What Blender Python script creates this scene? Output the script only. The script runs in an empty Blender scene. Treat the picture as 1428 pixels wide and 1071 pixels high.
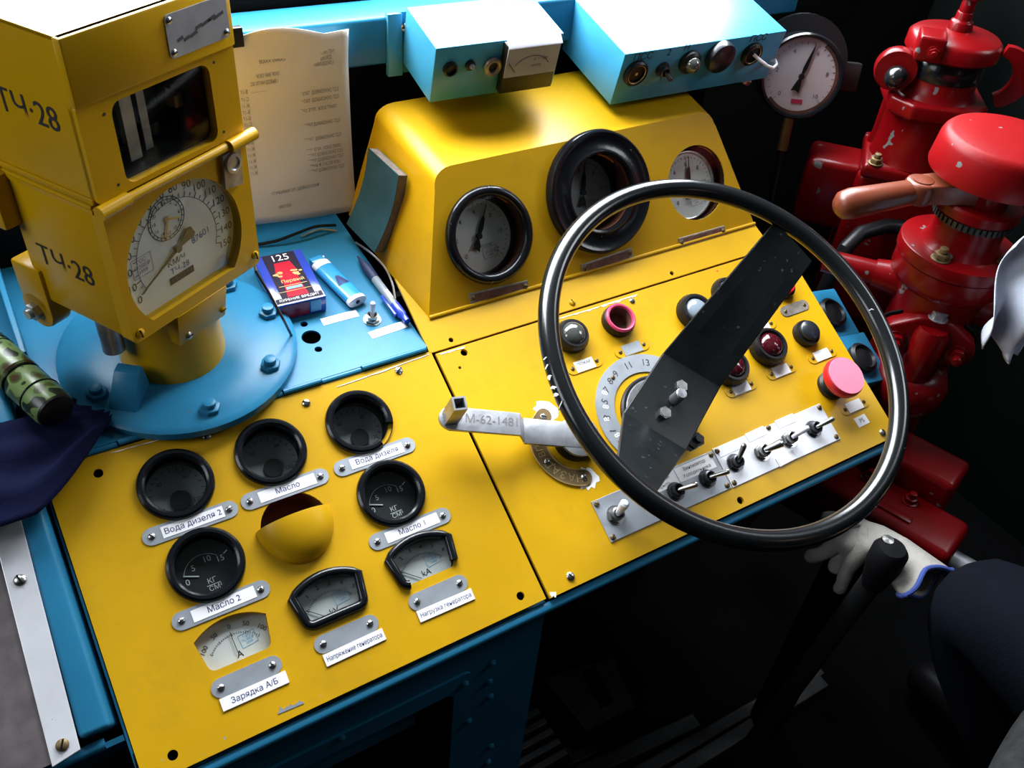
import bpy, bmesh, math, random
from mathutils import Vector, Matrix
R_ = math.radians
sin, cos, PI = math.sin, math.cos, math.pi
scn = bpy.context.scene
col = scn.collection
random.seed(7)

# ------------------------------------------------------------------ camera, world, light, exposure
CAM = Vector((-0.3671, -0.6846, 1.4866))
FWD = Vector((0.4317, 0.6195, -0.6556)).normalized()
RGT = Vector((0.8538, -0.5150, 0.0757)); RGT = (RGT - FWD * RGT.dot(FWD)).normalized()
UPV = RGT.cross(FWD)
FPX = 1260.0
cd = bpy.data.cameras.new('camera'); cam = bpy.data.objects.new('camera', cd); col.objects.link(cam)
cam.matrix_world = Matrix(((RGT.x, UPV.x, -FWD.x, CAM.x), (RGT.y, UPV.y, -FWD.y, CAM.y), (RGT.z, UPV.z, -FWD.z, CAM.z), (0, 0, 0, 1)))
cd.sensor_width = 36.0; cd.lens = FPX / 1428.0 * 36.0; cd.clip_start = 0.02
scn.camera = cam

w = bpy.data.worlds.new('world'); scn.world = w; w.use_nodes = True
w.node_tree.nodes['Background'].inputs[0].default_value = (0.75, 0.86, 1.0, 1)
w.node_tree.nodes['Background'].inputs[1].default_value = 1.0

def window_light(name, loc, target, sx, sy, power, color=(0.9, 0.95, 1.0)):
    l = bpy.data.lights.new(name, 'AREA'); l.shape = 'RECTANGLE'; l.size = sx; l.size_y = sy; l.energy = power; l.color = color
    o = bpy.data.objects.new(name, l); col.objects.link(o); o.location = loc
    o.rotation_euler = (Vector(target) - Vector(loc)).to_track_quat('-Z', 'Y').to_euler()
    return o
window_light('windshield_daylight', (0.27, 0.475, 1.64), (0.20, -0.25, 1.02), 1.56, 0.72, 80)
window_light('right_window_daylight', (1.37, -0.52, 1.70), (0.2, -0.25, 0.9), 0.42, 0.42, 4)
window_light('left_window_daylight', (-1.27, 0.0, 1.60), (-0.1, 0.0, 1.0), 0.6, 0.6, 4.6)

scn.view_settings.view_transform = 'Standard'
scn.view_settings.look = 'None'
scn.view_settings.exposure = 0.22
scn.view_settings.gamma = 1.0
scn.view_settings.use_curve_mapping = False

# ------------------------------------------------------------------ frames: real planes of the console
def ray(px, py):
    return (RGT * (px - 714.0) - UPV * (py - 535.5) + FWD * FPX).normalized()
class Frame:
    """A plane of the place: M maps its own coordinates (x, y on the plane, z off it) to the world."""
    def __init__(s, o, ax, ay):
        ax = Vector(ax).normalized(); ay = Vector(ay).normalized(); az = ax.cross(ay)
        s.M = Matrix(((ax.x, ay.x, az.x, o[0]), (ax.y, ay.y, az.y, o[1]), (ax.z, ay.z, az.z, o[2]), (0, 0, 0, 1)))
        s.I = s.M.inverted()
    def uv(s, px, py, h=0.0):
        o = s.I @ CAM; d = s.I.to_3x3() @ ray(px, py); t = (h - o.z) / d.z
        return o + d * t
    def w(s, x, y, z=0.0): return s.M @ Vector((x, y, z))
def tilt(o, deg): return Frame(o, (1, 0, 0), (0, cos(R_(deg)), sin(R_(deg))))
FP = tilt((0, 0, 0.85), 27)                       # sloped yellow desk panels
FS = tilt(FP.w(0, 0.005, 0.003), 7)               # blue shelf
FC = tilt(FP.w(0, 0.042, 0.0), 62)                # face of the gauge housing
def onY(px, py, y): d = ray(px, py); return CAM + d * ((y - CAM.y) / d.y)
def onZ(px, py, z): d = ray(px, py); return CAM + d * ((z - CAM.z) / d.z)
def at(px, py, t): return CAM + ray(px, py) * t

# ------------------------------------------------------------------ mesh helpers
def T(x, y, z=0): return Matrix.Translation((x, y, z))
def RX(d): return Matrix.Rotation(R_(d), 4, 'X')
def RY(d): return Matrix.Rotation(R_(d), 4, 'Y')
def RZ(d): return Matrix.Rotation(R_(d), 4, 'Z')
def SC(x, y, z): return Matrix.Diagonal((x, y, z, 1))
ID = Matrix.Identity(4)
def along(a, b):
    """matrix placing local z from a to b; returns matrix, length"""
    a = Vector(a); b = Vector(b); d = b - a
    return Matrix.Translation(a) @ d.to_track_quat('Z', 'Y').to_matrix().to_4x4(), d.length

class MB:
    def __init__(s): s.v = []; s.f = []; s.m = []; s.mi = 0
    def mat(s, i): s.mi = i; return s
    def add(s, vs, fs, M=ID):
        n = len(s.v); s.v += [M @ Vector(p) for p in vs]
        flip = M.to_3x3().determinant() < 0
        for f in fs:
            q = [n + i for i in f]
            s.f.append(q[::-1] if flip else q); s.m.append(s.mi)
        return s
    def box(s, x0, x1, y0, y1, z0, z1, M=ID):
        return s.add([(x0,y0,z0),(x1,y0,z0),(x1,y1,z0),(x0,y1,z0),(x0,y0,z1),(x1,y0,z1),(x1,y1,z1),(x0,y1,z1)],
                     [(3,2,1,0),(4,5,6,7),(0,1,5,4),(1,2,6,5),(2,3,7,6),(3,0,4,7)], M)
    def hexa(s, b, t, M=ID):
        """b, t: four points each, counter-clockwise seen from above"""
        return s.add(list(b) + list(t), [(3,2,1,0),(4,5,6,7),(0,1,5,4),(1,2,6,5),(2,3,7,6),(3,0,4,7)], M)
    def lathe(s, prof, n=32, M=ID, cap0=True, cap1=True, a0=0, a1=360):
        full = abs(a1 - a0) >= 360
        k = n if full else n + 1
        vs = []; fs = []
        for r, z in prof:
            for i in range(k):
                a = R_(a0 + (a1 - a0) * i / n); vs.append((r * cos(a), r * sin(a), z))
        for j in range(len(prof) - 1):
            for i in range(n):
                i2 = (i + 1) % k
                fs.append((j*k+i, j*k+i2, (j+1)*k+i2, (j+1)*k+i))
        if cap0 and full: fs.append(tuple(range(k))[::-1])
        if cap1 and full: fs.append(tuple(range((len(prof)-1)*k, len(prof)*k)))
        return s.add(vs, fs, M)
    def cyl(s, r, z0, z1, n=24, M=ID): return s.lathe([(r, z0), (r, z1)], n, M)
    def rod(s, a, b, r, n=12, r2=None):
        M, L = along(a, b); return s.lathe([(r, 0), (r if r2 is None else r2, L)], n, M)
    def torus(s, R, r, n=48, k=10, M=ID, a0=0, a1=360):
        full = abs(a1 - a0) >= 360; m = n if full else n + 1
        vs = []; fs = []
        for i in range(m):
            a = R_(a0 + (a1 - a0) * i / n)
            for j in range(k):
                b = 2 * PI * j / k; q = R + r * cos(b); vs.append((q * cos(a), q * sin(a), r * sin(b)))
        for i in range(n):
            for j in range(k):
                i2 = (i + 1) % m; j2 = (j + 1) % k
                fs.append((i*k+j, i2*k+j, i2*k+j2, i*k+j2))
        if not full: fs.append(tuple(range(k))); fs.append(tuple(range(n*k, n*k+k))[::-1])
        return s.add(vs, fs, M)
    def tube(s, pts, r, k=8, closed=False, M=ID, flat=1.0):
        pts = [Vector(p) for p in pts]; n = len(pts); vs = []; fs = []
        up = None
        for i, p in enumerate(pts):
            a = pts[(i-1) % n] if (closed or i > 0) else p
            b = pts[(i+1) % n] if (closed or i < n-1) else p
            t = (b - a).normalized()
            if up is None: up = t.orthogonal().normalized() if abs(t.z) > .95 else Vector((0,0,1))
            x = t.cross(up)
            if x.length < 1e-6: x = t.orthogonal()
            x.normalize(); y = x.cross(t); up = y if not closed else up
            rr = r[i] if isinstance(r, (list, tuple)) else r
            for j in range(k):
                c = 2*PI*j/k; vs.append(p + x*(rr*cos(c)) + y*(rr*flat*sin(c)))
        for i in range(n if closed else n-1):
            for j in range(k):
                i2 = (i+1) % n; j2 = (j+1) % k
                fs.append((i*k+j, i*k+j2, i2*k+j2, i2*k+j))
        if not closed: fs.append(tuple(range(k))[::-1]); fs.append(tuple(range((n-1)*k, n*k)))
        return s.add(vs, fs, M)
    def prism(s, pts, z0, z1, M=ID):
        n = len(pts)
        vs = [(p[0], p[1], z0) for p in pts] + [(p[0], p[1], z1) for p in pts]
        fs = [tuple(range(n))[::-1], tuple(range(n, 2*n))] + [(i, (i+1) % n, n+(i+1) % n, n+i) for i in range(n)]
        return s.add(vs, fs, M)
    def grid(s, fn, nu, nv, M=ID):
        vs = [fn(i/nu, j/nv) for j in range(nv+1) for i in range(nu+1)]
        fs = [(j*(nu+1)+i, j*(nu+1)+i+1, (j+1)*(nu+1)+i+1, (j+1)*(nu+1)+i) for j in range(nv) for i in range(nu)]
        return s.add(vs, fs, M)
    def sphere(s, r, n=20, k=12, M=ID):
        return s.lathe([(max(1e-5, r*sin(PI*j/k)), -r*cos(PI*j/k)) for j in range(k+1)], n, M, False, False)
    def text(s, t, h, M=ID, align='CENTER', sx=1.0, dx=0):
        vs, fs = text_mesh(t, align)
        return s.add(vs, fs, M @ T(dx, 0, 0) @ SC(h*sx, h, 1))
    def mesh(s, name, mats, bevel=0, seg=2, smooth=35):
        me = bpy.data.meshes.new(name)
        me.from_pydata([tuple(p) for p in s.v], [], s.f)
        for m in (mats if isinstance(mats, (list, tuple)) else [mats]): me.materials.append(MT[m] if isinstance(m, str) else m)
        me.polygons.foreach_set('material_index', s.m)
        if bevel:
            bm = bmesh.new(); bm.from_mesh(me); bmesh.ops.remove_doubles(bm, verts=bm.verts, dist=1e-6)
            es = [e for e in bm.edges if len(e.link_faces) == 2 and e.calc_face_angle(0) > R_(28)]
            bmesh.ops.bevel(bm, geom=es, offset=bevel, segments=seg, affect='EDGES', profile=0.5, clamp_overlap=True)
            bm.to_mesh(me); bm.free()
        if smooth:
            me.shade_smooth(); me.set_sharp_from_angle(angle=R_(smooth))
        return me
    def build(s, name, mats, parent=None, M=None, bevel=0, seg=2, smooth=35, label=None):
        return place(name, s.mesh(name, mats, bevel, seg, smooth), parent, M, label)
def place(name, me, parent=None, M=None, label=None):
    o = bpy.data.objects.new(name, me); col.objects.link(o)
    if parent: o.parent = parent
    if M is not None: o.matrix_basis = M
    if label: o['label'] = label
    return o
def tag(o, label, cat, group=None):
    o['label'] = label; o['category'] = cat
    if group: o['group'] = group
    return o
def thing(name, label, cat, M=ID, group=None):
    o = bpy.data.objects.new(name, None); col.objects.link(o); o.matrix_basis = M; o.empty_display_size = .03
    return tag(o, label, cat, group)
def struct(o): o['kind'] = 'structure'; return o

_tc = {}
def text_mesh(t, align='CENTER'):
    """flat glyph outlines; capital height is 1"""
    k = (t, align)
    if k not in _tc:
        c = bpy.data.curves.new('glyphs', 'FONT'); c.body = t; c.align_x = align; c.align_y = 'CENTER'; c.resolution_u = 3; c.size = 1.4
        o = bpy.data.objects.new('glyphs', c)
        me = bpy.data.meshes.new_from_object(o)
        _tc[k] = ([v.co.copy() for v in me.vertices], [tuple(p.vertices) for p in me.polygons])
        bpy.data.objects.remove(o); bpy.data.curves.remove(c); bpy.data.meshes.remove(me)
    return _tc[k]
def plate_mesh(outline, holes, t, z0=0.0):
    """flat plate with real openings: outline and holes are lists of 2D points; z0..z0+t"""
    c = bpy.data.curves.new('plate', 'CURVE'); c.dimensions = '2D'; c.fill_mode = 'BOTH'; c.extrude = t/2
    for pl in [outline] + holes:
        sp = c.splines.new('POLY'); sp.points.add(len(pl)-1); sp.use_cyclic_u = True
        for p, q in zip(sp.points, pl): p.co = (q[0], q[1], 0, 1)
    o = bpy.data.objects.new('plate', c); me = bpy.data.meshes.new_from_object(o)
    vs = [v.co + Vector((0, 0, z0 + t/2)) for v in me.vertices]; fs = [tuple(p.vertices) for p in me.polygons]
    bpy.data.objects.remove(o); bpy.data.curves.remove(c); bpy.data.meshes.remove(me)
    return vs, fs
def circle(x, y, r, n=40): return [(x + r*cos(2*PI*i/n), y + r*sin(2*PI*i/n)) for i in range(n)]
def rrect(x0, x1, y0, y1, r, n=6):
    out = []
    for cx, cy, a in ((x1-r, y1-r, 0), (x0+r, y1-r, 90), (x0+r, y0+r, 180), (x1-r, y0+r, 270)):
        out += [(cx + r*cos(R_(a + 90*i/n)), cy + r*sin(R_(a + 90*i/n))) for i in range(n+1)]
    return out

# ------------------------------------------------------------------ materials
MT = {}
def material(name, color, rough=.5, metal=0.0, spec=.5, var=.0, vscale=8, chips=None, chip_amt=.0, chip_scale=60, bump=0, bscale=200, coat=0, emit=None, trans=None, dirt=None, dirt_amt=0):
    m = bpy.data.materials.new(name); m.use_nodes = True; MT[name] = m
    nt = m.node_tree; N = nt.nodes; L = nt.links; b = N['Principled BSDF']
    b.inputs['Roughness'].default_value = rough; b.inputs['Metallic'].default_value = metal
    b.inputs['Specular IOR Level'].default_value = spec; b.inputs['Coat Weight'].default_value = coat; b.inputs['Coat Roughness'].default_value = .14
    tc = N.new('ShaderNodeTexCoord')
    def noise(scale, detail=3, rough_=.55):
        n = N.new('ShaderNodeTexNoise'); n.inputs['Scale'].default_value = scale; n.inputs['Detail'].default_value = detail; n.inputs['Roughness'].default_value = rough_
        L.new(tc.outputs['Object'], n.inputs['Vector']); return n.outputs['Fac']
    def ramp(src, p0, p1):
        r = N.new('ShaderNodeMapRange'); r.inputs['From Min'].default_value = p0; r.inputs['From Max'].default_value = p1; L.new(src, r.inputs['Value']); return r.outputs['Result']
    def mix(fac, a, c):
        x = N.new('ShaderNodeMix'); x.data_type = 'RGBA'
        L.new(fac, x.inputs['Factor'])
        for s_, v in (('A', a), ('B', c)):
            i = [q for q in x.inputs if q.name == s_ and q.type == 'RGBA'][0]
            if hasattr(v, 'links'): L.new(v, i)
            else: i.default_value = (*v, 1)
        return [q for q in x.outputs if q.type == 'RGBA'][0]
    b.inputs['Base Color'].default_value = (*color, 1)
    cur = None
    if var:
        dk = tuple(c*(1-var) for c in color); lt = tuple(min(1, c*(1+var)) for c in color)
        cur = mix(ramp(noise(vscale), .3, .7), dk, lt)
    if dirt:
        f = ramp(noise(vscale*2.3, 6, .7), .52, .75)
        mm = N.new('ShaderNodeMath'); mm.operation = 'MULTIPLY'; mm.inputs[1].default_value = dirt_amt; L.new(f, mm.inputs[0])
        cur = mix(mm.outputs[0], cur if cur else color, dirt)
    if chips:
        f = ramp(noise(chip_scale, 2, .5), .5 + chip_amt, .515 + chip_amt)
        cur = mix(f, cur if cur else color, chips)
    if cur: L.new(cur, b.inputs['Base Color'])
    if bump:
        bp = N.new('ShaderNodeBump'); bp.inputs['Strength'].default_value = bump; bp.inputs['Distance'].default_value = .001
        L.new(noise(bscale, 3), bp.inputs['Height']); L.new(bp.outputs['Normal'], b.inputs['Normal'])
    if emit: b.inputs['Emission Color'].default_value = (*emit[0], 1); b.inputs['Emission Strength'].default_value = emit[1]
    if trans: b.inputs['Transmission Weight'].default_value = trans; b.inputs['IOR'].default_value = 1.3
    return m
material('yellow_paint', (.54, .30, .004), .36, spec=.28, var=.10, vscale=5, chips=(.33, .30, .24), chip_amt=.255, chip_scale=150, bump=.10, bscale=60, dirt=(.32, .18, .012), dirt_amt=.35)
material('yellow_case', (.50, .275, .002), .30, spec=.28, var=.07, vscale=9, chips=(.30, .30, .27), chip_amt=.27, chip_scale=90, bump=.08, bscale=120)
material('blue_paint', (.021, .178, .325), .32, spec=.22, var=.12, vscale=6, chips=(.10, .13, .15), chip_amt=.25, chip_scale=90, bump=.12, bscale=70, dirt=(.012, .10, .22), dirt_amt=.4)
material('pale_blue_paint', (.05, .30, .50), .28, spec=.4, var=.08, vscale=10, chips=(.06, .12, .18), chip_amt=.27, chip_scale=110, bump=.15, bscale=90)
material('red_paint', (.115, .001, .002), .28, spec=.22, var=.2, vscale=14, chips=(.10, .10, .10), chip_amt=.20, chip_scale=45, bump=.25, bscale=60)
material('cap_red', (.175, .002, .003), .42, spec=.15, var=.06, vscale=14, chips=(.12, .12, .12), chip_amt=.23, chip_scale=70, bump=.2, bscale=120)
material('black_gloss', (.006, .007, .008), .20, coat=.15, chips=(.30, .33, .38), chip_amt=.27, chip_scale=60)
material('black_bezel', (.005, .006, .008), .20, spec=.35, chips=(.12, .12, .13), chip_amt=.26, chip_scale=160, bump=.15, bscale=180)
material('black_spoke', (.006, .008, .009), .34, spec=.28, var=.3, vscale=30, chips=(.035, .045, .05), chip_amt=.20, chip_scale=140, bump=.1, bscale=90)
material('black_plastic', (.008, .008, .009), .38, spec=.3)
material('dark_nut', (.10, .10, .11), .32, metal=.8, var=.3, vscale=90)
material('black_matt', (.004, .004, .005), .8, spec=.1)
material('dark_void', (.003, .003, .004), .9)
material('steel', (.55, .55, .54), .28, metal=1, var=.25, vscale=90)
material('worn_steel', (.40, .41, .44), .38, metal=.85, var=.3, vscale=45, bump=.15, bscale=130)
material('aluminium', (.37, .40, .44), .42, metal=.5, var=.14, vscale=35, bump=.06, bscale=300)
material('bright_plate', (.66, .67, .71), .34, metal=.25, var=.07, vscale=30, chips=(.3, .3, .3), chip_amt=.27, chip_scale=120)
material('brass', (.60, .45, .22), .42, metal=.75, var=.35, vscale=60, bump=.3, bscale=160)
material('dark_brass', (.17, .115, .05), .5, metal=.5, var=.3, vscale=70)
material('plate_frame', (.30, .27, .23), .45, metal=.6, var=.35, vscale=80)
material('plate_brown', (.12, .05, .035), .5, var=.5, vscale=120)
material('paper', (.85, .84, .86), .7, var=.05, vscale=12)
material('sheet_paper', (.66, .60, .54), .75, var=.04, vscale=8)
material('dial_white', (.62, .62, .60), .55, var=.05, vscale=20)
material('dial_grey', (.30, .31, .32), .55, var=.12, vscale=20)
material('dial_cream', (.74, .74, .71), .5, var=.06, vscale=25)
material('dial_black', (.006, .008, .010), .5)
material('ink_black', (.010, .010, .012), .7)
material('ink_dark', (.05, .045, .05), .7)
material('ink_grey', (.16, .14, .14), .8)
material('ink_blue', (.02, .10, .30), .7)
material('ink_navy', (.02, .025, .13), .7)
material('ink_cyan', (.16, .45, .70), .7)
material('ink_purple', (.28, .12, .25), .7)
material('ink_red', (.55, .03, .08), .6)
material('ink_white', (.75, .76, .74), .6)
material('gold', (.62, .42, .16), .4, metal=.4)
material('needle_brown', (.13, .10, .06), .5)
material('orange_glow_paint', (.85, .25, .03), .5)  # plain colour without emission, painted in for orange lamp glow
material('inner_brown', (.10, .03, .012), .6)
material('handle_brown', (.125, .027, .011), .35, var=.15, vscale=30, bump=.3, bscale=90)
material('lens_clear', (.06, .065, .06), .06, spec=.9, coat=1)
material('lens_grey', (.22, .27, .32), .16, coat=.6)
material('lens_red', (.055, .003, .008), .08, coat=1)
material('button_red', (.62, .012, .016), .35)
material('button_pink', (.80, .22, .33), .45)
material('ring_pink', (.62, .05, .14), .40, var=.15, vscale=80)
material('button_black', (.012, .015, .020), .3, coat=.1)
material('navy_cloth', (.006, .008, .032), .9, spec=.08, var=.4, vscale=14, bump=.6, bscale=250)
material('trousers', (.0022, .0035, .007), .9, spec=.08, var=.25, vscale=10, bump=.5, bscale=300)
material('sweater', (.014, .0145, .015), .95, spec=.1, var=.3, vscale=60, bump=1, bscale=220)
material('skin', (.50, .28, .20), .5, var=.08, vscale=20)
material('hair', (.03, .02, .015), .7)
material('cotton', (.32, .30, .27), .9, var=.12, vscale=40, bump=.8, bscale=260)
material('glove_hem', (.03, .06, .25), .9)
material('white_rag', (.60, .66, .80), .9, var=.1, vscale=25, bump=.6, bscale=200)
material('laminate', (.085, .070, .074), .6, var=.22, vscale=70)
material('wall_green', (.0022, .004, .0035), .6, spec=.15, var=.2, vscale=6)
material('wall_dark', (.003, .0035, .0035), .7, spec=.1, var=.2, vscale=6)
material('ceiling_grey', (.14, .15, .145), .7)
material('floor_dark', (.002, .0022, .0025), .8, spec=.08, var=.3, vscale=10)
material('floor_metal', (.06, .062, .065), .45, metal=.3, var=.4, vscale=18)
material('grille_black', (.008, .012, .011), .5)
material('camo', (.07, .10, .035), .32)
material('book_cover', (.022, .08, .10), .5, var=.25, vscale=25)
material('book_pages', (.16, .12, .10), .8, var=.3, vscale=120)
material('pack_blue', (.02, .05, .36), .18, coat=.5)
material('pack_red', (.42, .01, .03), .2, coat=.5)
material('pack_black', (.015, .012, .03), .2, coat=.5)
material('lighter_blue', (.03, .28, .55), .2, coat=.6, var=.15, vscale=30)
material('lighter_white', (.72, .72, .80), .3, coat=.3)
material('pen_blue', (.02, .06, .50), .25, coat=.4)
material('pen_grip', (.012, .02, .075), .55)
material('wire_dark', (.05, .035, .03), .5)
material('chip_white', (.88, .88, .90), .6)
def camo():
    m = MT['camo']; nt = m.node_tree; N = nt.nodes; L = nt.links; b = N['Principled BSDF']
    tc = N.new('ShaderNodeTexCoord'); n = N.new('ShaderNodeTexNoise'); n.inputs['Scale'].default_value = 55; n.inputs['Detail'].default_value = 1
    r = N.new('ShaderNodeValToRGB'); r.color_ramp.interpolation = 'CONSTANT'
    e = r.color_ramp.elements; e[0].color = (.012, .02, .008, 1); e[1].position = .44; e[1].color = (.13, .20, .06, 1)
    q = e.new(.56); q.color = (.06, .085, .02, 1); q = e.new(.64); q.color = (.05, .03, .012, 1)
    L.new(tc.outputs['Object'], n.inputs['Vector']); L.new(n.outputs['Fac'], r.inputs['Fac']); L.new(r.outputs['Color'], b.inputs['Base Color'])
camo()
def glass():
    m = bpy.data.materials.new('glass'); m.use_nodes = True; MT['glass'] = m; nt = m.node_tree; N = nt.nodes; L = nt.links
    N.remove(N['Principled BSDF'])
    t = N.new('ShaderNodeBsdfTransparent'); t.inputs[0].default_value = (.93, .95, .95, 1)
    g = N.new('ShaderNodeBsdfGlossy'); g.inputs['Roughness'].default_value = .05
    fr = N.new('ShaderNodeLayerWeight'); fr.inputs['Blend'].default_value = .5; mx = N.new('ShaderNodeMixShader')
    pw = N.new('ShaderNodeMath'); pw.operation = 'POWER'; pw.inputs[1].default_value = 4.0; L.new(fr.outputs['Facing'], pw.inputs[0])
    ad = N.new('ShaderNodeMath'); ad.operation = 'MULTIPLY_ADD'; ad.inputs[1].default_value = .35; ad.inputs[2].default_value = .012; L.new(pw.outputs[0], ad.inputs[0])
    L.new(ad.outputs[0], mx.inputs[0]); L.new(t.outputs[0], mx.inputs[1]); L.new(g.outputs[0], mx.inputs[2]); L.new(mx.outputs[0], N['Material Output'].inputs['Surface'])
glass()

# ------------------------------------------------------------------ the cab (setting)
XL, XR, YF, YB, ZC = -1.25, 1.35, 0.45, -1.9, 2.35
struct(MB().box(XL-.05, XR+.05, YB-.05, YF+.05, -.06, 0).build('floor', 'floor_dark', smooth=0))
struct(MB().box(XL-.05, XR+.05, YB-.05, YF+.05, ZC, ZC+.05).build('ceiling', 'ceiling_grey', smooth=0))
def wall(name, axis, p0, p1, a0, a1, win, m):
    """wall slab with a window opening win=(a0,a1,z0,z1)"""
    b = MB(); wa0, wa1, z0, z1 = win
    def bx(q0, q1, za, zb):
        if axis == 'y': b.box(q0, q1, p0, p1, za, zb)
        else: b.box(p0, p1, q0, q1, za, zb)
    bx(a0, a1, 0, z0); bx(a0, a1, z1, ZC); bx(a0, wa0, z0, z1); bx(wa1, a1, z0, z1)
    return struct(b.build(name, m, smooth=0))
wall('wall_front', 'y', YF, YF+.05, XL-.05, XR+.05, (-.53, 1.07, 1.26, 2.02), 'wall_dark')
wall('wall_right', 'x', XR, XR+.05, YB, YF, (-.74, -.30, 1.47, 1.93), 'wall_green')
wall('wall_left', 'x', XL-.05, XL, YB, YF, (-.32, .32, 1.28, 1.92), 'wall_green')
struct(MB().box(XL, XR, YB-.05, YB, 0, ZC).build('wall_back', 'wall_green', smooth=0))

# ------------------------------------------------------------------ shared small parts
def screw_mesh(r=.0034, name='screw', m='steel'):
    b = MB(); b.lathe([(r*1.02, 0), (r, r*.25), (r*.75, r*.5), (r*.35, r*.62), (1e-5, r*.65)], 16, cap1=False)
    b.mat(1).box(-r*.9, r*.9, -r*.13, r*.13, r*.3, r*.67)
    return b.mesh(name, [m, 'black_matt'])
SCREW = screw_mesh(); SCREW_DARK = screw_mesh(name='dark_screw', m='dark_brass'); SCREW_YEL = screw_mesh(name='painted_screw', m='yellow_paint')
def screw(parent, x, y, z=0, a=None, s=1.0, me=None):
    return place('screw', me or SCREW, parent, T(x, y, z) @ RZ(random.uniform(0, 180) if a is None else a) @ SC(s, s, s))
def arc_pts(x, y, R, a0, a1, n): return [(x + R*cos(R_(a0+(a1-a0)*i/n)), y + R*sin(R_(a0+(a1-a0)*i/n))) for i in range(n+1)]

def stadium(L, hw, n=8):   # L: distance between end centres
    return arc_pts(L/2, 0, hw, -90, 90, n) + arc_pts(-L/2, 0, hw, 90, 270, n)
def name_plate(parent, x, y, L, text='', th=.0056, hw=.0085, strip='on', m='aluminium', rot=0, z=0, h=.0011):
    o = MB().prism(stadium(L, hw), 0, h).build('name_plate', m, parent, T(x, y, z) @ RZ(rot), smooth=0)
    for s in (-1, 1): screw(o, s*L/2, 0, h, s=.95)
    if strip:
        b = MB(); sl = L*.80 if strip == 'on' else L*1.28; dy = 0 if strip == 'on' else -hw - .0058; sh = .0056
        b.box(-sl/2, sl/2, dy-sh, dy+sh, h if strip == 'on' else 0, h+.0004)
        if text:
            vs_t = text_mesh(text)[0]; wt_ = (max(p.x for p in vs_t) - min(p.x for p in vs_t))*th
            b.mat(1).text(text, th, T(0, dy, h+.0006), sx=min(1, sl*.92/wt_))
        b.build('paper_strip', ['paper', 'ink_navy'], o, T(.002, 0, 0) @ RZ(random.uniform(-1, 1)), smooth=0)
    return o

def gauge(parent, x, y, kind, R=.0312, r=.0043, depth=.018, gap=None, label=None):
    b = MB()
    if gap: b.torus(R, r, 48, 10, T(0, 0, .002), gap[1], gap[0]+360)
    else: b.torus(R, r, 56, 10, T(0, 0, .002))
    b.lathe([(R+r*.7, .0002), (R+r*.9, .002)], 48, cap0=False, cap1=False)
    b.mat(1).lathe([(R-r*.3, .002), (R-r*.5, -depth-.001)], 40, cap0=False, cap1=False)
    b.lathe([(R-r*.3, -depth-.001), (1e-5, -depth-.001)], 40, cap0=False, cap1=False)
    o = b.build('gauge', ['black_bezel', 'black_matt'], parent, T(x, y, 0), label=label)
    ri = R - r*.55
    MB().cyl(ri, -depth-.0008, -depth, 40).build('dial', {'grey': 'dial_grey', 'black': 'dial_black'}[kind], o)
    n = MB(); z = T(0, 0, -depth+.0003)
    if kind == 'grey':
        for i, s in enumerate(('0', '40', '80', '120')):
            a = R_(215 - i*83); n.text(s, .0040, z @ T(.68*ri*cos(a), .68*ri*sin(a)-.002, 0))
        for i in range(17):
            a = R_(215 - i*250/16); q = z @ T(.86*ri*cos(a), .86*ri*sin(a)-.001, 0) @ RZ(math.degrees(a)); n.box(-.0016, .0016, -.0003, .0003, 0, .0002, q)
        n.build('numerals', 'ink_black', o, smooth=0)
        MB().cyl(.0098, 0, .003, 28, T(.001, -.009, -depth)).build('hub', 'black_plastic', o)
        MB().box(-.0007, .0007, 0, .020, .002, .0028, T(.001, -.007, -depth) @ RZ(random.choice((150, 140, -30)))).build('needle', 'black_plastic', o)
        st = MB()
        stamp(st, .013, .007, z @ T(.002, -.0205, 0))
        st.build('stamp', 'ink_purple', o, smooth=0)
    else:
        for s, px, py in (('0', -.019, -.0065), ('5', -.0105, .0045), ('10', .0035, .0085), ('15', .0150, .0045)): n.text(s, .0058, z @ T(px, py, 0))
        n.text('КГ', .0050, z @ T(.0015, -.0125, 0)); n.box(-.0045, .0085, -.0166, -.0160, 0, .0002, z); n.text('СМ²', .0046, z @ T(.0028, -.0198, 0))
        n.tube([(.0205*cos(R_(a))-.001, .0205*sin(R_(a))-.006, -depth+.0004) for a in range(165, 40, -8)], .00028, 4)
        n.box(-.0022, .0022, -.0005, .0005, 0, .0002, z @ T(.0215, .009, 0) @ RZ(28))
        n.build('numerals', 'ink_white', o, smooth=0)
        MB().box(0, .014, -.0006, .0006, .0006, .0012, z @ T(-.021, .0005, 0) @ RZ(-22)).build('needle', 'ink_white', o, smooth=0)
    MB().cyl(ri, -.0052, -.0044, 40).build('glass', 'glass', o)
    return o

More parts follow.
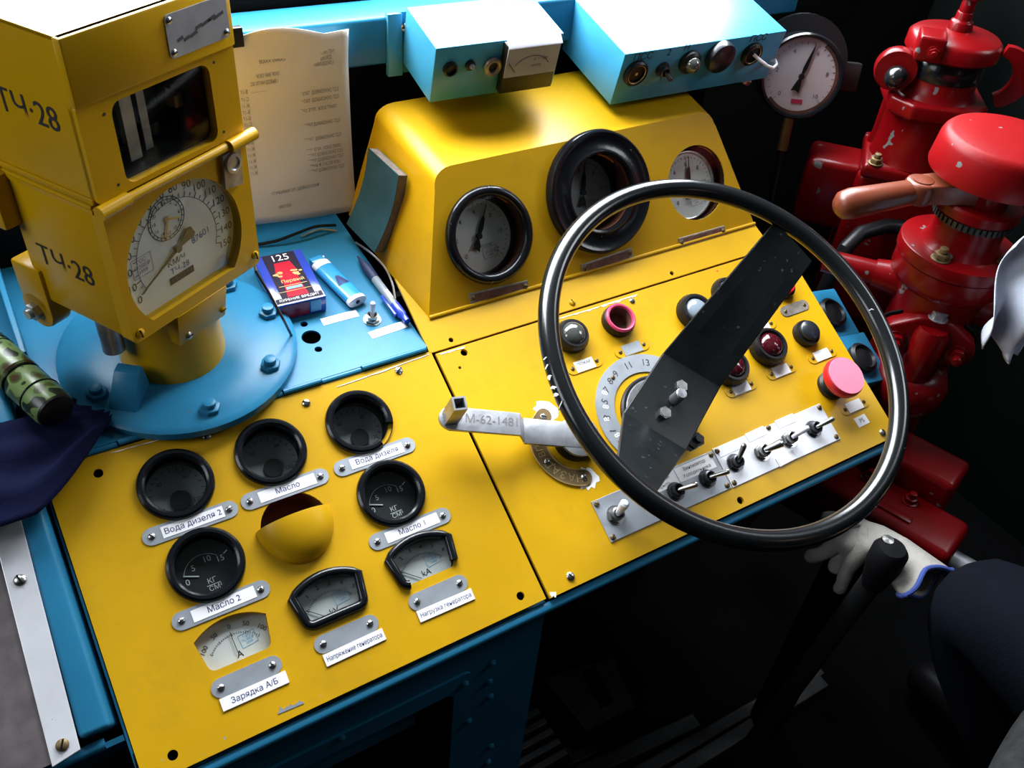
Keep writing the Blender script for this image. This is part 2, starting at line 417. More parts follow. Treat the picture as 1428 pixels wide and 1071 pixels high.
def dshape(wt, wb, yb, ys, ya, n=12, r=.0065):
    """meter window: flat foot, leaning sides, arched top"""
    pts = []
    for cx, a0 in ((wb/2-r, 270), ): pts += arc_pts(cx, yb+r, r, a0, a0+82, 4)
    # arched top from right shoulder to left shoulder
    hw = wt/2; s = ya - ys; Rr = (hw*hw + s*s)/(2*s); t = math.degrees(math.asin(hw/Rr))
    pts += arc_pts(0, ya-Rr, Rr, 90-t, 90+t, n)
    pts += arc_pts(-wb/2+r, yb+r, r, 188, 270, 4)
    return pts
def meter(parent, x, y, kind, rim, unit, nums, label=None, gap=None):
    out = dshape(.0665, .058, -.0185, .0115, .0225)
    b = MB(); d = -.010
    n = len(out)
    for i in range(n):      # side walls of the well
        p, q = out[i], out[(i+1) % n]; b.mat(1).add([(p[0], p[1], d), (q[0], q[1], d), (q[0], q[1], 0), (p[0], p[1], 0)], [(3, 2, 1, 0)])
    if rim:
        path = [(p[0], p[1], .0018) for p in out]
        if gap: path = path[gap[0]:gap[1]]
        b.mat(0).tube(path, .0046, 12, closed=not gap)
    o = b.build('meter', ['black_bezel', 'black_matt' if rim else 'yellow_paint'], parent, T(x, y, 0), label=label)
    MB().prism(out, d-.001, d).build('dial', 'dial_white', o, smooth=0)
    t = MB(); z = T(0, 0, d+.0003)
    t.text(unit, .0062, z @ T(.001, -.0125, 0))
    R0 = .036
    for i, s in enumerate(nums):
        a = R_(90 + 48 - 96*i/(len(nums)-1)); t.text(s, .0044, z @ T(R0*cos(a), -.0215 + R0*sin(a), 0) @ RZ(math.degrees(a)-90))
    for i in range(25):
        a = R_(90 + 50 - 100*i/24); L = .0016 if i % 6 else .003
        t.box(-L/2, L/2, -.0002, .0002, 0, .0002, z @ T((R0-.0075)*cos(a), -.0215 + (R0-.0075)*sin(a), 0) @ RZ(math.degrees(a)))
    t.build('numerals', 'ink_black', o, smooth=0)
    st = MB()
    stamp(st, .015, .012, z @ T(.012, -.002, 0) @ RZ(6))
    st.build('stamp', 'ink_cyan', o, smooth=0)
    nd = {'A': 92, 'kA': 140, 'kV': 140}[unit]
    MB().box(.008, .031, -.0003, .0003, .0012, .0018, z @ T(0, -.0215, 0) @ RZ(nd)).build('needle', 'ink_black', o, smooth=0)
    MB().prism(out, -.0032, -.0026).build('glass', 'glass', o, smooth=0)
    return o

def stamp(b, w_, h_, M):
    t = .0004
    for y in (-h_/2, h_/2): b.box(-w_/2, w_/2, y-t/2, y+t/2, 0, .0001, M)
    for x in (-w_/2, w_/2): b.box(x-t/2, x+t/2, -h_/2, h_/2, 0, .0001, M)
    for k, tx_ in enumerate(('ГОС', 'ПОВЕР', '1999')): b.text(tx_, h_*.20, M @ T(0, h_*(.28-.28*k), .0001))
    return b
# ------------------------------------------------------------------ left instrument panel
ip = thing('instrument_panel', 'sloped yellow panel of round gauges and arched meters left of the steering wheel', 'panel', FP.M)
c1, c2, c3 = -.2968, -.2035, -.1085
GAUGES = ((c1, -.0500, 'grey'), (c2, -.0495, 'grey'), (c3, -.0490, 'grey'), (c1+.0005, -.1330, 'black'), (c3+.001, -.1315, 'black'))
METERS = ((-.2955, -.2075), (-.2030, -.2050), (-.1045, -.2055))
holes = [circle(x, y, .0302) for x, y, k in GAUGES]
holes += [[(p[0]+x, p[1]+y) for p in dshape(.0665, .058, -.0185, .0115, .0225)] for x, y in METERS]
holes += [circle(-.207, -.128, .0335)]
for px, py in ((137, 660), (726, 831), (241, 1053)): q = FP.uv(px, py); holes.append(circle(q.x, q.y, .0044, 16))
vs, fs = plate_mesh([(-.4005, -.2915), (-.0018, -.2915), (-.0018, .0030), (-.4005, .0030)], holes, .003, -.003)
MB().add(vs, fs).build('plate', 'yellow_paint', ip, smooth=0)
gl = ['deep dark gauge with grey dial and intact black rim', 'deep dark gauge above the plate lettered Масло', 'dark gauge whose black rim is broken away at lower right',
      'black dial gauge with white figures beside the lamp hood', 'black dial gauge with white figures above the oil 1 plate']
for i, (x, y, k) in enumerate(GAUGES): gauge(ip, x, y, k, gap=(-68, -22) if i == 2 else None, depth=.026 if k == 'grey' else .017, label=gl[i])
meter(ip, *METERS[0], 'A', False, 'A', ('100', '50', '0', '50', '100'), 'rimless arched ammeter')
meter(ip, *METERS[1], 'V', True, 'kV', ('0', '1', '2', '3', '4', '5'), 'arched meter with complete black rim')
meter(ip, *METERS[2], 'kA', True, 'kA', ('1', '2', '3', '4', '5', '6'), 'arched meter with broken black rim', gap=(4, 24))
for x, y, L, t in ((-.296, -.0905, .072, 'Вода дизеля 2'), (-.2035, -.0900, .072, 'Масло'), (-.1075, -.0895, .073, 'Вода дизеля'), (-.2955, -.1735, .073, 'Масло 2'), (-.1035, -.1725, .073, 'Масло 1')):
    name_plate(ip, x, y, L, t)
for x, y, t in ((-.2965, -.2420, 'Зарядка А/Б'), (-.2010, -.2430, 'Напряжение генератора'), (-.1035, -.2420, 'Нагрузка генератора')):
    name_plate(ip, x, y, .047, t, strip='below', th=.0052 if len(t) < 14 else .0046)
hood = MB(); HR = .0375; hp = [(HR*cos(R_(a)), .0245*sin(R_(a))) for a in range(0, 91, 6)]; hp[-1] = (1e-4, .0245)
hood.lathe(hp, 40, cap0=False, cap1=False, a0=180, a1=360)
hood.mat(1).lathe([(max(1e-4, a-.0012), b-.0012) for a, b in hp][::-1], 40, cap0=False, cap1=False, a0=180, a1=360)  # inner face coloured orange to imitate lamp glow under the hood
ho = hood.build('lamp_hood', ['yellow_paint', 'orange_glow_paint'], ip, T(-.2075, -.1215, 0) @ SC(1.0, 1.2, 1.0), label='half-dome yellow hood over a lamp opening')
MB().lathe([(.034, -.001), (.034, -.03), (1e-4, -.03)], 32, T(0, -.0055, 0) @ SC(1, .84, 1), cap0=False, cap1=False).build('lamp_well', 'inner_brown', ho)
MB().sphere(.0035, 12, 8, T(.010, -.012, .0165)).build('rivet', 'yellow_paint', ho)
for px, py in ((288, 608), (427, 562), (556, 517)): q = FP.uv(px, py); screw(ip, q.x, q.y, s=1.25)

# ------------------------------------------------------------------ right control panel
cp = thing('switchboard', 'sloped yellow panel of lamps, buttons and toggle switches under the steering wheel', 'panel', FP.M)
holes = []
for px, py, r in ((647, 492, .0042), (641, 513, .0018), (1032, 698, .0045)): q = FP.uv(px, py); holes.append(circle(q.x, q.y, r, 16))
PK = FP.uv(866, 443, .013)
holes.append(circle(PK.x, PK.y, .0145, 28))
vs, fs = plate_mesh([(.0020, -.2930), (.5345, -.2930), (.5345, -.0018), (.0020, -.0018)], holes, .004, -.0032)
MB().add(vs, fs).build('plate', 'yellow_paint', cp, smooth=0)
for px, py, s in ((881, 420, 1.1), (795, 804, 1.35), (1230, 604, 1.35)): q = FP.uv(px, py); screw(cp, q.x, q.y, .0008, s=s)
def bezel_prof(R, h): return [(R*.98, 0), (R, .002), (R, h*.55), (R*.94, h*.8), (R*.86, h), (R*.74, h), (R*.68, h*.8)]
def lamp(px, py, R, h, lens, label, lens_r=.66, bulge=.55, name='indicator_lamp'):
    q = FP.uv(px, py, h); b = MB(); b.lathe(bezel_prof(R, h), 40, cap0=False, cap1=False)
    for i in range(28): a = 360*i/28; b.box(R*.985, R*1.012, -.0011, .0011, .002, h*.55, RZ(a))
    o = b.build(name, 'black_plastic', cp, T(q.x, q.y, .0008), label=label)
    lr = R*lens_r*1.05
    MB().lathe([(lr*cos(R_(a)), h*.72 + lr*bulge*sin(R_(a))) for a in range(0, 90, 9)] + [(1e-5, h*.72 + lr*bulge)], 32, cap0=False, cap1=False).build('lens', lens, o)
    return o
lamp(801, 464, .0205, .015, 'lens_clear', 'clear glass domed lamp in black ring', .72, .7)
lamp(974, 430, .0235, .016, 'lens_grey', 'grey lens lamp in ribbed black ring', .62, .45)
lamp(1018, 404, .0205, .014, 'lens_grey', 'lamp mostly hidden behind the wheel spoke')
lamp(1077, 479, .0250, .017, 'lens_red', 'dark red lens lamp beside the black button', .62, .6)
lamp(1024, 508, .0240, .016, 'lens_red', 'dark red lens lamp half hidden by the wheel spoke', .62, .6)
# empty pink-rimmed socket
b = MB(); b.lathe([(.0205, 0), (.0208, .004), (.0200, .010), (.0188, .011)], 36, cap0=False, cap1=False)
b.mat(1).lathe([(.0192, .0105), (.0190, .0130), (.0175, .0142), (.0158, .0138), (.0146, .011)], 36, cap0=False, cap1=False)
b.mat(2).lathe([(.0146, .011), (.0138, -.006), (1e-5, -.008)], 36, cap0=False, cap1=False)
b.build('lamp_socket', ['black_plastic', 'ring_pink', 'plate_brown'], cp, T(PK.x, PK.y, .0008), label='empty lamp socket with pink ring')
def button(px, py, R, h, top, label, name='push_button', dome=.002):
    q = FP.uv(px, py, h); b = MB()
    b.lathe([(R*1.0, 0), (R*1.02, h*.35), (R*.96, h*.6), (R*.80, h*.62)], 36, cap0=False, cap1=False)
    o = b.build(name, 'black_plastic', cp, T(q.x, q.y, .0008), label=label)
    MB().lathe([(R*.78, h*.3), (R*.78, h*.92), (R*.70, h), (R*.3, h+dome*.7), (1e-5, h+dome)], 32, cap0=False, cap1=False).build('button_cap', top, o)
    return o
button(1131, 460, .0178, .016, 'button_black', 'black domed push button')
button(1097, 396, .0165, .013, 'button_red', 'small red push button in black ring', dome=.0005)
q = FP.uv(1180, 524, .034); b = MB()
b.lathe([(.0190, 0), (.0195, .006), (.0165, .009), (.0150, .022)], 36, cap0=False, cap1=False)
mo = b.build('emergency_button', 'black_plastic', cp, T(q.x, q.y, .0008), label='big red mushroom push button')
MB().lathe([(.0150, .018), (.0262, .0225), (.0272, .026), (.0266, .031), (.0250, .0335), (1e-5, .0345)], 48, cap0=False, cap1=False).build('mushroom_cap', 'button_red', mo)
MB().lathe([(.0250, .0338), (.0246, .0348), (1e-5, .0354)], 48, cap0=False, cap1=False).build('cap_disc', 'button_pink', mo)
# small name plates
def tag_plate(px, py, L, text='', fill='chip_white', m='aluminium', hw=.0075, name='name_plate'):
    q = FP.uv(px, py, .001)
    o = MB().prism(stadium(L, hw), 0, .001).build(name, m, cp, T(q.x, q.y, .0008), smooth=0)
    for s in (-1, 1): screw(o, s*L/2, 0, .001, s=.72, me=SCREW_DARK)
    if fill:
        b = MB().box(-L*.38, L*.38, -hw*.9, hw*.9, .001, .0014)
        if text: b.mat(1).text(text, .0036, T(0, .002, .0016))
        b.build('paper_strip', [fill, 'ink_dark'], o, smooth=0)
    return o
tag_plate(815, 509, .034, 'ПОЖАР', 'paper', 'yellow_paint'); tag_plate(881, 486, .035, '', 'aluminium', 'yellow_paint')
tag_plate(1033, 541, .034, '', m='yellow_paint'); tag_plate(1089, 517, .034, '', m='yellow_paint'); tag_plate(1146, 495, .034, '', m='yellow_paint'); tag_plate(1191, 566, .034, '', m='yellow_paint')
tag_plate(1108, 430, .034, '', None, 'plate_frame'); tag_plate(1061, 456, .034, '', m='yellow_paint')
q = FP.uv(1201, 587); MB().box(-.010, .010, -.0065, .0065, 0, .0005).mat(1).text('PS', .006, T(0, 0, .0007)).build('sticker', ['chip_white', 'ink_grey'], cp, T(q.x, q.y, .0008) @ RZ(2), smooth=0)

# toggle strip
def hexagon(r): return [(r*cos(R_(60*i)), r*sin(R_(60*i))) for i in range(6)]
def toggle(parent, x, y, z, lean, head, dark=False, fat=False, L=.021, name='toggle_switch', s=1.0, rot=0):
    b = MB(); b.cyl(.0098, 0, .0012, 24); b.prism(hexagon(.0088), .0012, .0046, RZ(17 + rot)); b.lathe([(.0064, .0046), (.0064, .0085), (.0050, .0092), (.0042, .006)], 24, cap0=False, cap1=False)
    b.mat(1).cyl(.0045, .002, .0065, 16)
    o = b.build(name, ['dark_nut' if dark else 'steel', 'black_matt'], parent, T(x, y, z) @ SC(s, s, s), smooth=40)
    Mx = T(0, 0, .006) @ RZ(lean[0]) @ RY(lean[1]); r0, r1 = (.0030, .0046) if fat else (.0020, .0030)
    MB().lathe([(r0, 0), (r1, L*.75), (r1, L*.92), (r1*.6, L), (1e-5, L*1.01)], 16, Mx, cap1=False).build('lever', head, o)
    return o
def strip_plate(x0, x1, y0, y1, m, scr):
    o = MB().box(x0, x1, y0, y1, 0, .0014).build('switch_plate', m, cp, T(0, 0, .0008), bevel=.0004, seg=1, smooth=0)
    for x, y in scr: screw(o, x, y, .0014, me=SCREW_DARK, s=.95)
    return o
s1 = strip_plate(.0935, .2670, -.2675, -.2190, 'aluminium', ((.098, -.2235), (.098, -.263), (.262, -.2235), (.262, -.263)))
s2 = strip_plate(.2680, .4465, -.2680, -.2175, 'bright_plate', ((.2725, -.2635), (.2725, -.222), (.442, -.222), (.442, -.2635), (.356, -.2205)))
b = MB().box(-.027, .027, -.0085, .0085, 0, .0004).mat(1)
for k, t in enumerate(('Вентилятор', 'Холодильника')): b.text(t, .0042, T(0, .0038 - k*.0075, .0006))
b.build('paper_strip', ['paper', 'ink_dark'], s1, T(.2345, -.2300, .0014), smooth=0)
b = MB().box(-.024, .024, -.0085, .0085, 0, .0004).mat(1)
for k, t in enumerate(('Слив воды', 'Открыто')): b.text(t, .0042, T(0, .0038 - k*.0075, .0006))
b.build('paper_strip', ['paper', 'ink_dark'], s1, T(.1820, -.2305, .0014), smooth=0)
for px, py, L in ((1013, 627, .030), (1053, 606, .030), (1094, 588, .030), (1095, 640, .030)):
    q = FP.uv(px, py); MB().box(-L/2, L/2, -.0055, .0055, 0, .0005).build('paper_strip', 'paper', s2, T(q.x, q.y, .0014) @ RZ(random.uniform(-3, 3)), smooth=0)
for px, py, lean, hd, dk, fat in ((859, 718, (70, 14), 'lighter_white', 0, 1), (943, 685, (-15, 42), 'steel', 1, 0), (987, 667, (-15, 42), 'steel', 1, 0), (1026, 645, (65, 38), 'steel', 1, 0),
                               (1063, 630, (-5, 44), 'steel', 0, 1), (1101, 612, (5, 44), 'lighter_white', 0, 0), (1135, 598, (0, 44), 'steel', 1, 0)):
    q = FP.uv(px, py, .004); toggle(cp, q.x, q.y, .0022, lean, hd, dk, fat, s=1.13)

def edge_chip(parent, p0, p1, wd, m='chip_white', fr_=FP, h=.0009):
    a, c_ = fr_.uv(*p0), fr_.uv(*p1); n = 14; pts_ = []
    d = (c_-a); nn = Vector((-d.y, d.x, 0)).normalized()
    lo = [a + d*(i/n) for i in range(n+1)]; hi = [p - nn*wd*random.uniform(.25, 1)*(1 if 0 < i < n else .2) for i, p in enumerate(lo)]
    MB().prism([(p.x, p.y) for p in hi] + [(p.x, p.y) for p in lo[::-1]], 0, .0003).build('chipped_edge', m, parent, T(0, 0, h), smooth=0)
edge_chip(cp, (612, 494), (648, 483.5), .0022); edge_chip(cp, (770, 447), (835, 428), .0024); edge_chip(cp, (836, 427), (888, 411), .0030); edge_chip(cp, (766, 826), (775, 826), .006)
edge_chip(ip, (388, 996), (424, 981), -.008, 'aluminium', h=.0003); edge_chip(ip, (470, 539.5), (598, 494), .0016, h=.0003); edge_chip(ip, (150, 633), (250, 605), .0010, h=.0003)
for px, py in ((998, 662), (1015, 665), (1021, 667), (905, 498), (1000, 378), (675, 580)):
    q = FP.uv(px, py); r_ = random.uniform(.0008, .0016); MB().prism([(r_*random.uniform(.6, 1.2)*cos(R_(a)), r_*random.uniform(.6, 1.2)*sin(R_(a))) for a in range(0, 360, 45)], 0, .0002).build('paint_speck', 'ink_red', cp if px > 700 else ip, T(q.x, q.y, .0009), smooth=0)
# controller scale under the wheel
AX, AY = .2210, -.1505
def sector(R0, R1, a0, a1, n=36):
    rm = (R0+R1)/2; hw = (R1-R0)/2
    o = arc_pts(0, 0, R1, a0, a1, n); e = (rm*cos(R_(a1)), rm*sin(R_(a1)))
    o += arc_pts(e[0], e[1], hw, a1, a1+180, 8)[1:-1]
    o += arc_pts(0, 0, R0, a1, a0, n); e = (rm*cos(R_(a0)), rm*sin(R_(a0)))
    o += arc_pts(e[0], e[1], hw, a0+180, a0+360, 8)[1:-1]
    return o
vs, fs = plate_mesh(sector(.0505, .0735, 20, 205), [], .0016)
so_ = MB().add(vs, fs).build('position_scale', 'aluminium', cp, T(AX, AY, .0008), smooth=0, label='curved aluminium scale with stamped position numbers')
b = MB()
for t, a in (('0', 198), ('1', 184), ('3', 168), ('5', 150), ('7', 136), ('8', 124), ('9', 112), ('11', 92), ('13', 70)): b.text(t, .0085, T(.062*cos(R_(a)), .062*sin(R_(a)), .0019) @ RZ(a-90 if a < 120 else a-110))
b.build('numerals', 'ink_dark', so_, smooth=0)
b = MB()
for a, r_, l in ((140, .063, .006), (156, .061, .007), (170, .063, .005), (190, .060, .008)): b.text('8', .0075, T(r_*cos(R_(a)), r_*sin(R_(a)), .00175) @ RZ(a-90))
b.build('paint_marks', 'chip_white', so_, smooth=0)
screw(so_, .062*cos(R_(206)), .062*sin(R_(206)), .0016, me=SCREW_DARK); screw(so_, .062*cos(R_(118)), .062*sin(R_(118)), .0016, me=SCREW_DARK, s=.8)
b = MB(); b.lathe([(.0490, 0), (.0490, .004), (.0470, .006), (.0440, .006)], 48, cap0=False, cap1=False); b.mat(1).lathe([(.0440, .0062), (.0430, .008), (1e-5, .008)], 48, cap0=False, cap1=False)
co = b.build('controller_base', ['black_plastic', 'worn_steel'], cp, T(AX+.004, AY-.006, .0008), label='round grey base of the controller shaft')
MB().cyl(.018, .006, .040, 32, T(-.004, .006, 0)).build('shaft', 'black_spoke', co)
MB().prism([(-.058, -.004), (-.030, -.003), (-.030, .003), (-.058, .001)], .008, .0095, RZ(8)).build('pointer', 'brass', co, smooth=0)
# reverser base and brass scale
RVX, RVY = .1085, -.1490
vs, fs = plate_mesh(sector(.0345, .0525, 118, 258), [], .0018)
br = MB().add(vs, fs).build('direction_scale', 'dark_brass', cp, T(RVX, RVY, .0008), smooth=0, label='curved brass plate lettered forward and back')
b = MB()
for i, ch in enumerate('НАЗАД'): a = 250 - i*12.5; b.text(ch, .0088, T(.0435*cos(R_(a)), .0435*sin(R_(a)), .0021) @ RZ(a-90))
for i, ch in enumerate('ВПЕРЕД'): a = 182 - i*10; b.text(ch, .0078, T(.0435*cos(R_(a)), .0435*sin(R_(a)), .0021) @ RZ(a-90))
b.torus(.0525, .0007, 30, 6, T(0, 0, .0018), 118, 258); b.torus(.0345, .0007, 30, 6, T(0, 0, .0018), 118, 258)
b.build('lettering', 'brass', br, smooth=0)
for a in (120, 195, 257): screw(br, .0435*cos(R_(a)), .0435*sin(R_(a)), .0018, s=1.05)
b = MB()
for a in (110, 262):
    pts = [((.0435 + .015*k)*1, 0) for k in (0,)]
    cx, cy = .0445*cos(R_(a)), .0445*sin(R_(a))
    b = MB().prism([(cx + random.uniform(.010, .0165)*cos(R_(t)), cy + random.uniform(.010, .0165)*sin(R_(t))) for t in range(0, 360, 18)], 0, .0003)
    b.build('chipped_paint', 'chip_white', cp, T(RVX, RVY, .0008), smooth=0)
b = MB(); b.lathe([(.0245, 0), (.0250, .004), (.0240, .010), (.0215, .012), (.0200, .012)], 40, cap0=False, cap1=False); b.mat(1).lathe([(.0200, .0118), (.0190, .014), (1e-5, .014)], 40, cap0=False, cap1=False)
b.build('reverser_base', ['black_plastic', 'worn_steel'], cp, T(RVX, RVY, .0008), label='round steel base of the reverser shaft')

# ------------------------------------------------------------------ reverser handle
H1 = FP.uv(632, 578, .046)
dv = Vector((H1.x-RVX, H1.y-RVY, 0)); ang = math.degrees(math.atan2(dv.y, dv.x)); LH = dv.length
rh = thing('reverser_handle', 'bare steel crank handle with square tube grip resting across the panel joint', 'crank handle', FP.M @ T(RVX, RVY, .0148) @ RZ(ang))
b = MB(); hw = .0125; t = .0045; xs = LH*.43
prof = [(-.012, 0), (xs, 0), (xs+.010, .017), (LH, .017)]
for i in range(3):
    (xa, za), (xb, zb) = prof[i], prof[i+1]
    ha = hw*(1.15 if i == 0 else 1.0)
    b.hexa([(xa, -ha, za), (xb, -ha, zb), (xb, ha, zb), (xa, ha, za)], [(xa, -ha, za+t), (xb, -ha, zb+t), (xb, ha, zb+t), (xa, ha, za+t)])
b.lathe([(hw, .017), (hw, .017+t)], 24, T(LH, 0, 0)); b.lathe([(hw*1.9, -.0005), (hw*1.9, t*.9)], 32, T(0, 0, 0))
b.build('arm', 'worn_steel', rh, bevel=.0008, smooth=40)
b = MB().text('М-62-1481', .0095, T(LH*.70, -.001, .017+t+.0003) @ RZ(180)); b.build('stamped_number', 'ink_grey', rh, smooth=0)
top = FP.I @ Vector((0, 0, 0))
b = MB(); e = .0072; wi = .0052; hh = .040
b.hexa([(-e, -e, 0), (e, -e, 0), (e, e, 0), (-e, e, 0)], [(-e, -e, hh), (e, -e, hh), (e, e, hh), (-e, e, hh)])
b.f.pop(1); b.m.pop(1)
n0 = len(b.v)
b.add([(-e, -e, hh), (e, -e, hh), (e, e, hh), (-e, e, hh), (-wi, -wi, hh), (wi, -wi, hh), (wi, wi, hh), (-wi, wi, hh), (-wi, -wi, .004), (wi, -wi, .004), (wi, wi, .004), (-wi, wi, .004)],
      [(0, 1, 5, 4), (1, 2, 6, 5), (2, 3, 7, 6), (3, 0, 4, 7), (4, 5, 9, 8), (5, 6, 10, 9), (6, 7, 11, 10), (7, 4, 8, 11), (8, 9, 10, 11)])
b.build('grip', 'worn_steel', rh, T(LH+.001, 0, .017+t) @ RZ(12), smooth=0)

# ------------------------------------------------------------------ steering wheel
WH = .172
sw = thing('steering_wheel', 'black steering wheel with one wide bent plate spoke over the control panel', 'steering wheel', FP.M @ T(AX, AY, .041))
dz = -.041
rim = MB(); RR = .1955; rr = .0102
rim.torus(RR, rr, 128, 16, T(0, 0, WH+dz)); rim.build('rim', 'black_gloss', sw, T(.003, -.005, 0) @ RX(-.6))
for px, py, sx_, sy_ in ((762, 512, .003, .006), (766, 527, .004, .005), (771, 541, .003, .007), (775, 551, .0035, .005), (781, 566, .002, .008), (760, 500, .0015, .004), (1215, 432, .002, .004), (1258, 630, .002, .006)):
    q = FP.uv(px, py, WH) - Vector((AX+.003, AY-.005, .041)); a = math.atan2(q.y, q.x); dc = Vector((cos(a)*RR, sin(a)*RR, WH+dz)); tow = (FP.I @ CAM - (dc + Vector((AX, AY, .041)))).normalized(); off = (q - dc); off = off - tow*off.dot(tow); off = off*(min(1, rr*.9/max(1e-6, off.length))); nrm_ = (off + tow*math.sqrt(max(0, rr*rr - off.length**2))).normalized()
    M = Matrix.Translation(dc + nrm_*rr*.985) @ nrm_.to_track_quat('Z', 'Y').to_matrix().to_4x4() @ RZ(random.uniform(-30, 30))
    MB().prism([(sx_*.7*random.uniform(.3, 1)*cos(R_(t)), sy_*random.uniform(.4, 1)*sin(R_(t))) for t in range(0, 360, 30)], -.001, .0004, M).build('rim_chip', 'chip_white', sw, T(.003, -.005, 0), smooth=0)
secs = []
for (a, b_, h) in (((1072, 322), (1124, 380), WH-.004), ((925, 492), (1005, 540), .049), ((870, 575), (957, 628), .049), ((858, 660), (914, 690), WH-.008)):
    L_, R2 = FP.uv(*a, h), FP.uv(*b_, h)
    if not secs: ex_ = ((L_+R2)/2 - Vector((AX, AY, h))).normalized()*.020; L_ += ex_; R2 += ex_
    secs.append((L_ - Vector((AX, AY, .041)), R2 - Vector((AX, AY, .041))))
b = MB(); t = Vector((0, 0, -.0045)); n_ = len(secs)
vs = []
for l0, r0 in secs: vs += [l0, r0, r0+t, l0+t]
fs = [(0, 1, 2, 3), (4*n_-1, 4*n_-2, 4*n_-3, 4*n_-4)]
for i in range(n_-1):
    for k in range(4): fs.append((4*i+k, 4*i+4+k, 4*i+4+(k+1) % 4, 4*i+(k+1) % 4))
b.add(vs, fs).build('spoke', 'black_spoke', sw, bevel=.0012, seg=2, smooth=20)
hb = MB(); hb.prism(hexagon(.0075), .008, .0135); hb.cyl(.0056, .0135, .0142, 20); hbm = hb.mesh('hub_bolt', 'steel')
for px, py in ((951, 538), (928, 575)):
    q = FP.uv(px, py, .054) - Vector((AX, AY, .041)); place('hub_bolt', hbm, sw, T(q.x, q.y, 0))
MB().lathe([(.0066, .004), (.0066, .026), (.0055, .0272), (1e-5, .0275)], 24, T(*(FP.uv(941, 557, .05) - Vector((AX, AY, .041))).xy, 0), cap1=False).build('shaft_pin', 'worn_steel', sw)
q = FP.uv(966, 618, .03) - Vector((AX, AY, .041))
b = MB().prism(hexagon(.0085), -.006, .002, T(q.x, q.y, 0)); b.cyl(.0045, -.024, .006, 16, T(q.x, q.y, 0)); b.prism(hexagon(.0080), -.018, -.010, T(q.x, q.y, 0)); b.build('clamp_bolt', 'black_spoke', sw)

# ------------------------------------------------------------------ gauge housing (cowl)
gh = thing('gauge_housing', 'yellow cowl with three pressure gauges standing behind the steering wheel', 'gauge housing', FP.M)
C2P = FP.I @ FC.M                                   # face coordinates -> housing coordinates
YT = .158; xb0, xb1, xt0, xt1 = .0136, .5090, .0560, .4560
face = [(xb0, 0), (xb1, 0)]
cr_ = .020
face += [(xt1 + .004, YT - cr_)] + [(xt1 - cr_*.9 + cr_*cos(R_(a)), YT - cr_ + cr_*sin(R_(a))) for a in range(10, 91, 16)]
face += [(xt0 + cr_*1.0 + cr_*1.2*cos(R_(a)), YT - cr_ + cr_*sin(R_(a))) for a in range(90, 171, 16)] + [(xt0 - .005, YT - cr_ - .004)]
G1 = FC.uv(681, 328); G2 = FC.uv(833, 268); G3 = FC.uv(972, 255)
vs, fs = plate_mesh(face, [circle(G1.x, G1.y, .0480, 48), circle(G2.x, G2.y, .0500, 48), circle(G3.x, G3.y, .0475, 48)], .0025, -.0025)
MB().add(vs, fs).build('face_plate', 'yellow_paint', gh, C2P, smooth=0)
# shell behind the face: the outline carried back to the wall, left side flaring outwards
WP = lambda x, y, z: FP.I @ Vector((x, y, z))
fo = [C2P @ Vector((p[0], p[1], 0)) for p in face]   # starts at base-left, base-right, up the right, over the top, down the left
prof = fo[1:] + [fo[0]]
nprof = len(prof); b = MB(); rows = []
for k in range(7):
    t = k/6.0; row = []
    for i, p in enumerate(prof):
        W = FP.M @ p; yb = .245
        y = W.y + (yb - W.y)*t
        base = p == prof[0] or p == prof[-1]
        zt = W.z + (.018 if W.z > .98 else (.0 if not base else .010))*t
        xx = W.x + ((-.006 if W.x < .25 else .010)*(sin(t*PI/2)))
        if base: zt = W.z + (.862 + (y-.01)*.12 - W.z)*t
        row.append(FP.I @ Vector((xx, y, zt)))
    rows.append(row)
b.grid(lambda u, v: rows[round(v*6)][round(u*(nprof-1))], nprof-1, 6)
b.build('shell', 'yellow_paint', gh, smooth=50)
vs, fs = plate_mesh([(-.0035, .0012), (.5140, .0012), (.5085, .0450), (.4, .0450), (.0136, .0430), (-.0035, .1000)], [circle(*FP.uv(629, 474).xy, .0030, 12), circle(*FP.uv(937, 381).xy, .0030, 12)], .003, -.003)
MB().add(vs, fs).build('flange', 'yellow_paint', gh, smooth=0)
q = FP.uv(798, 422); screw(gh, q.x, q.y, 0, s=1.2, me=SCREW_YEL, a=100)
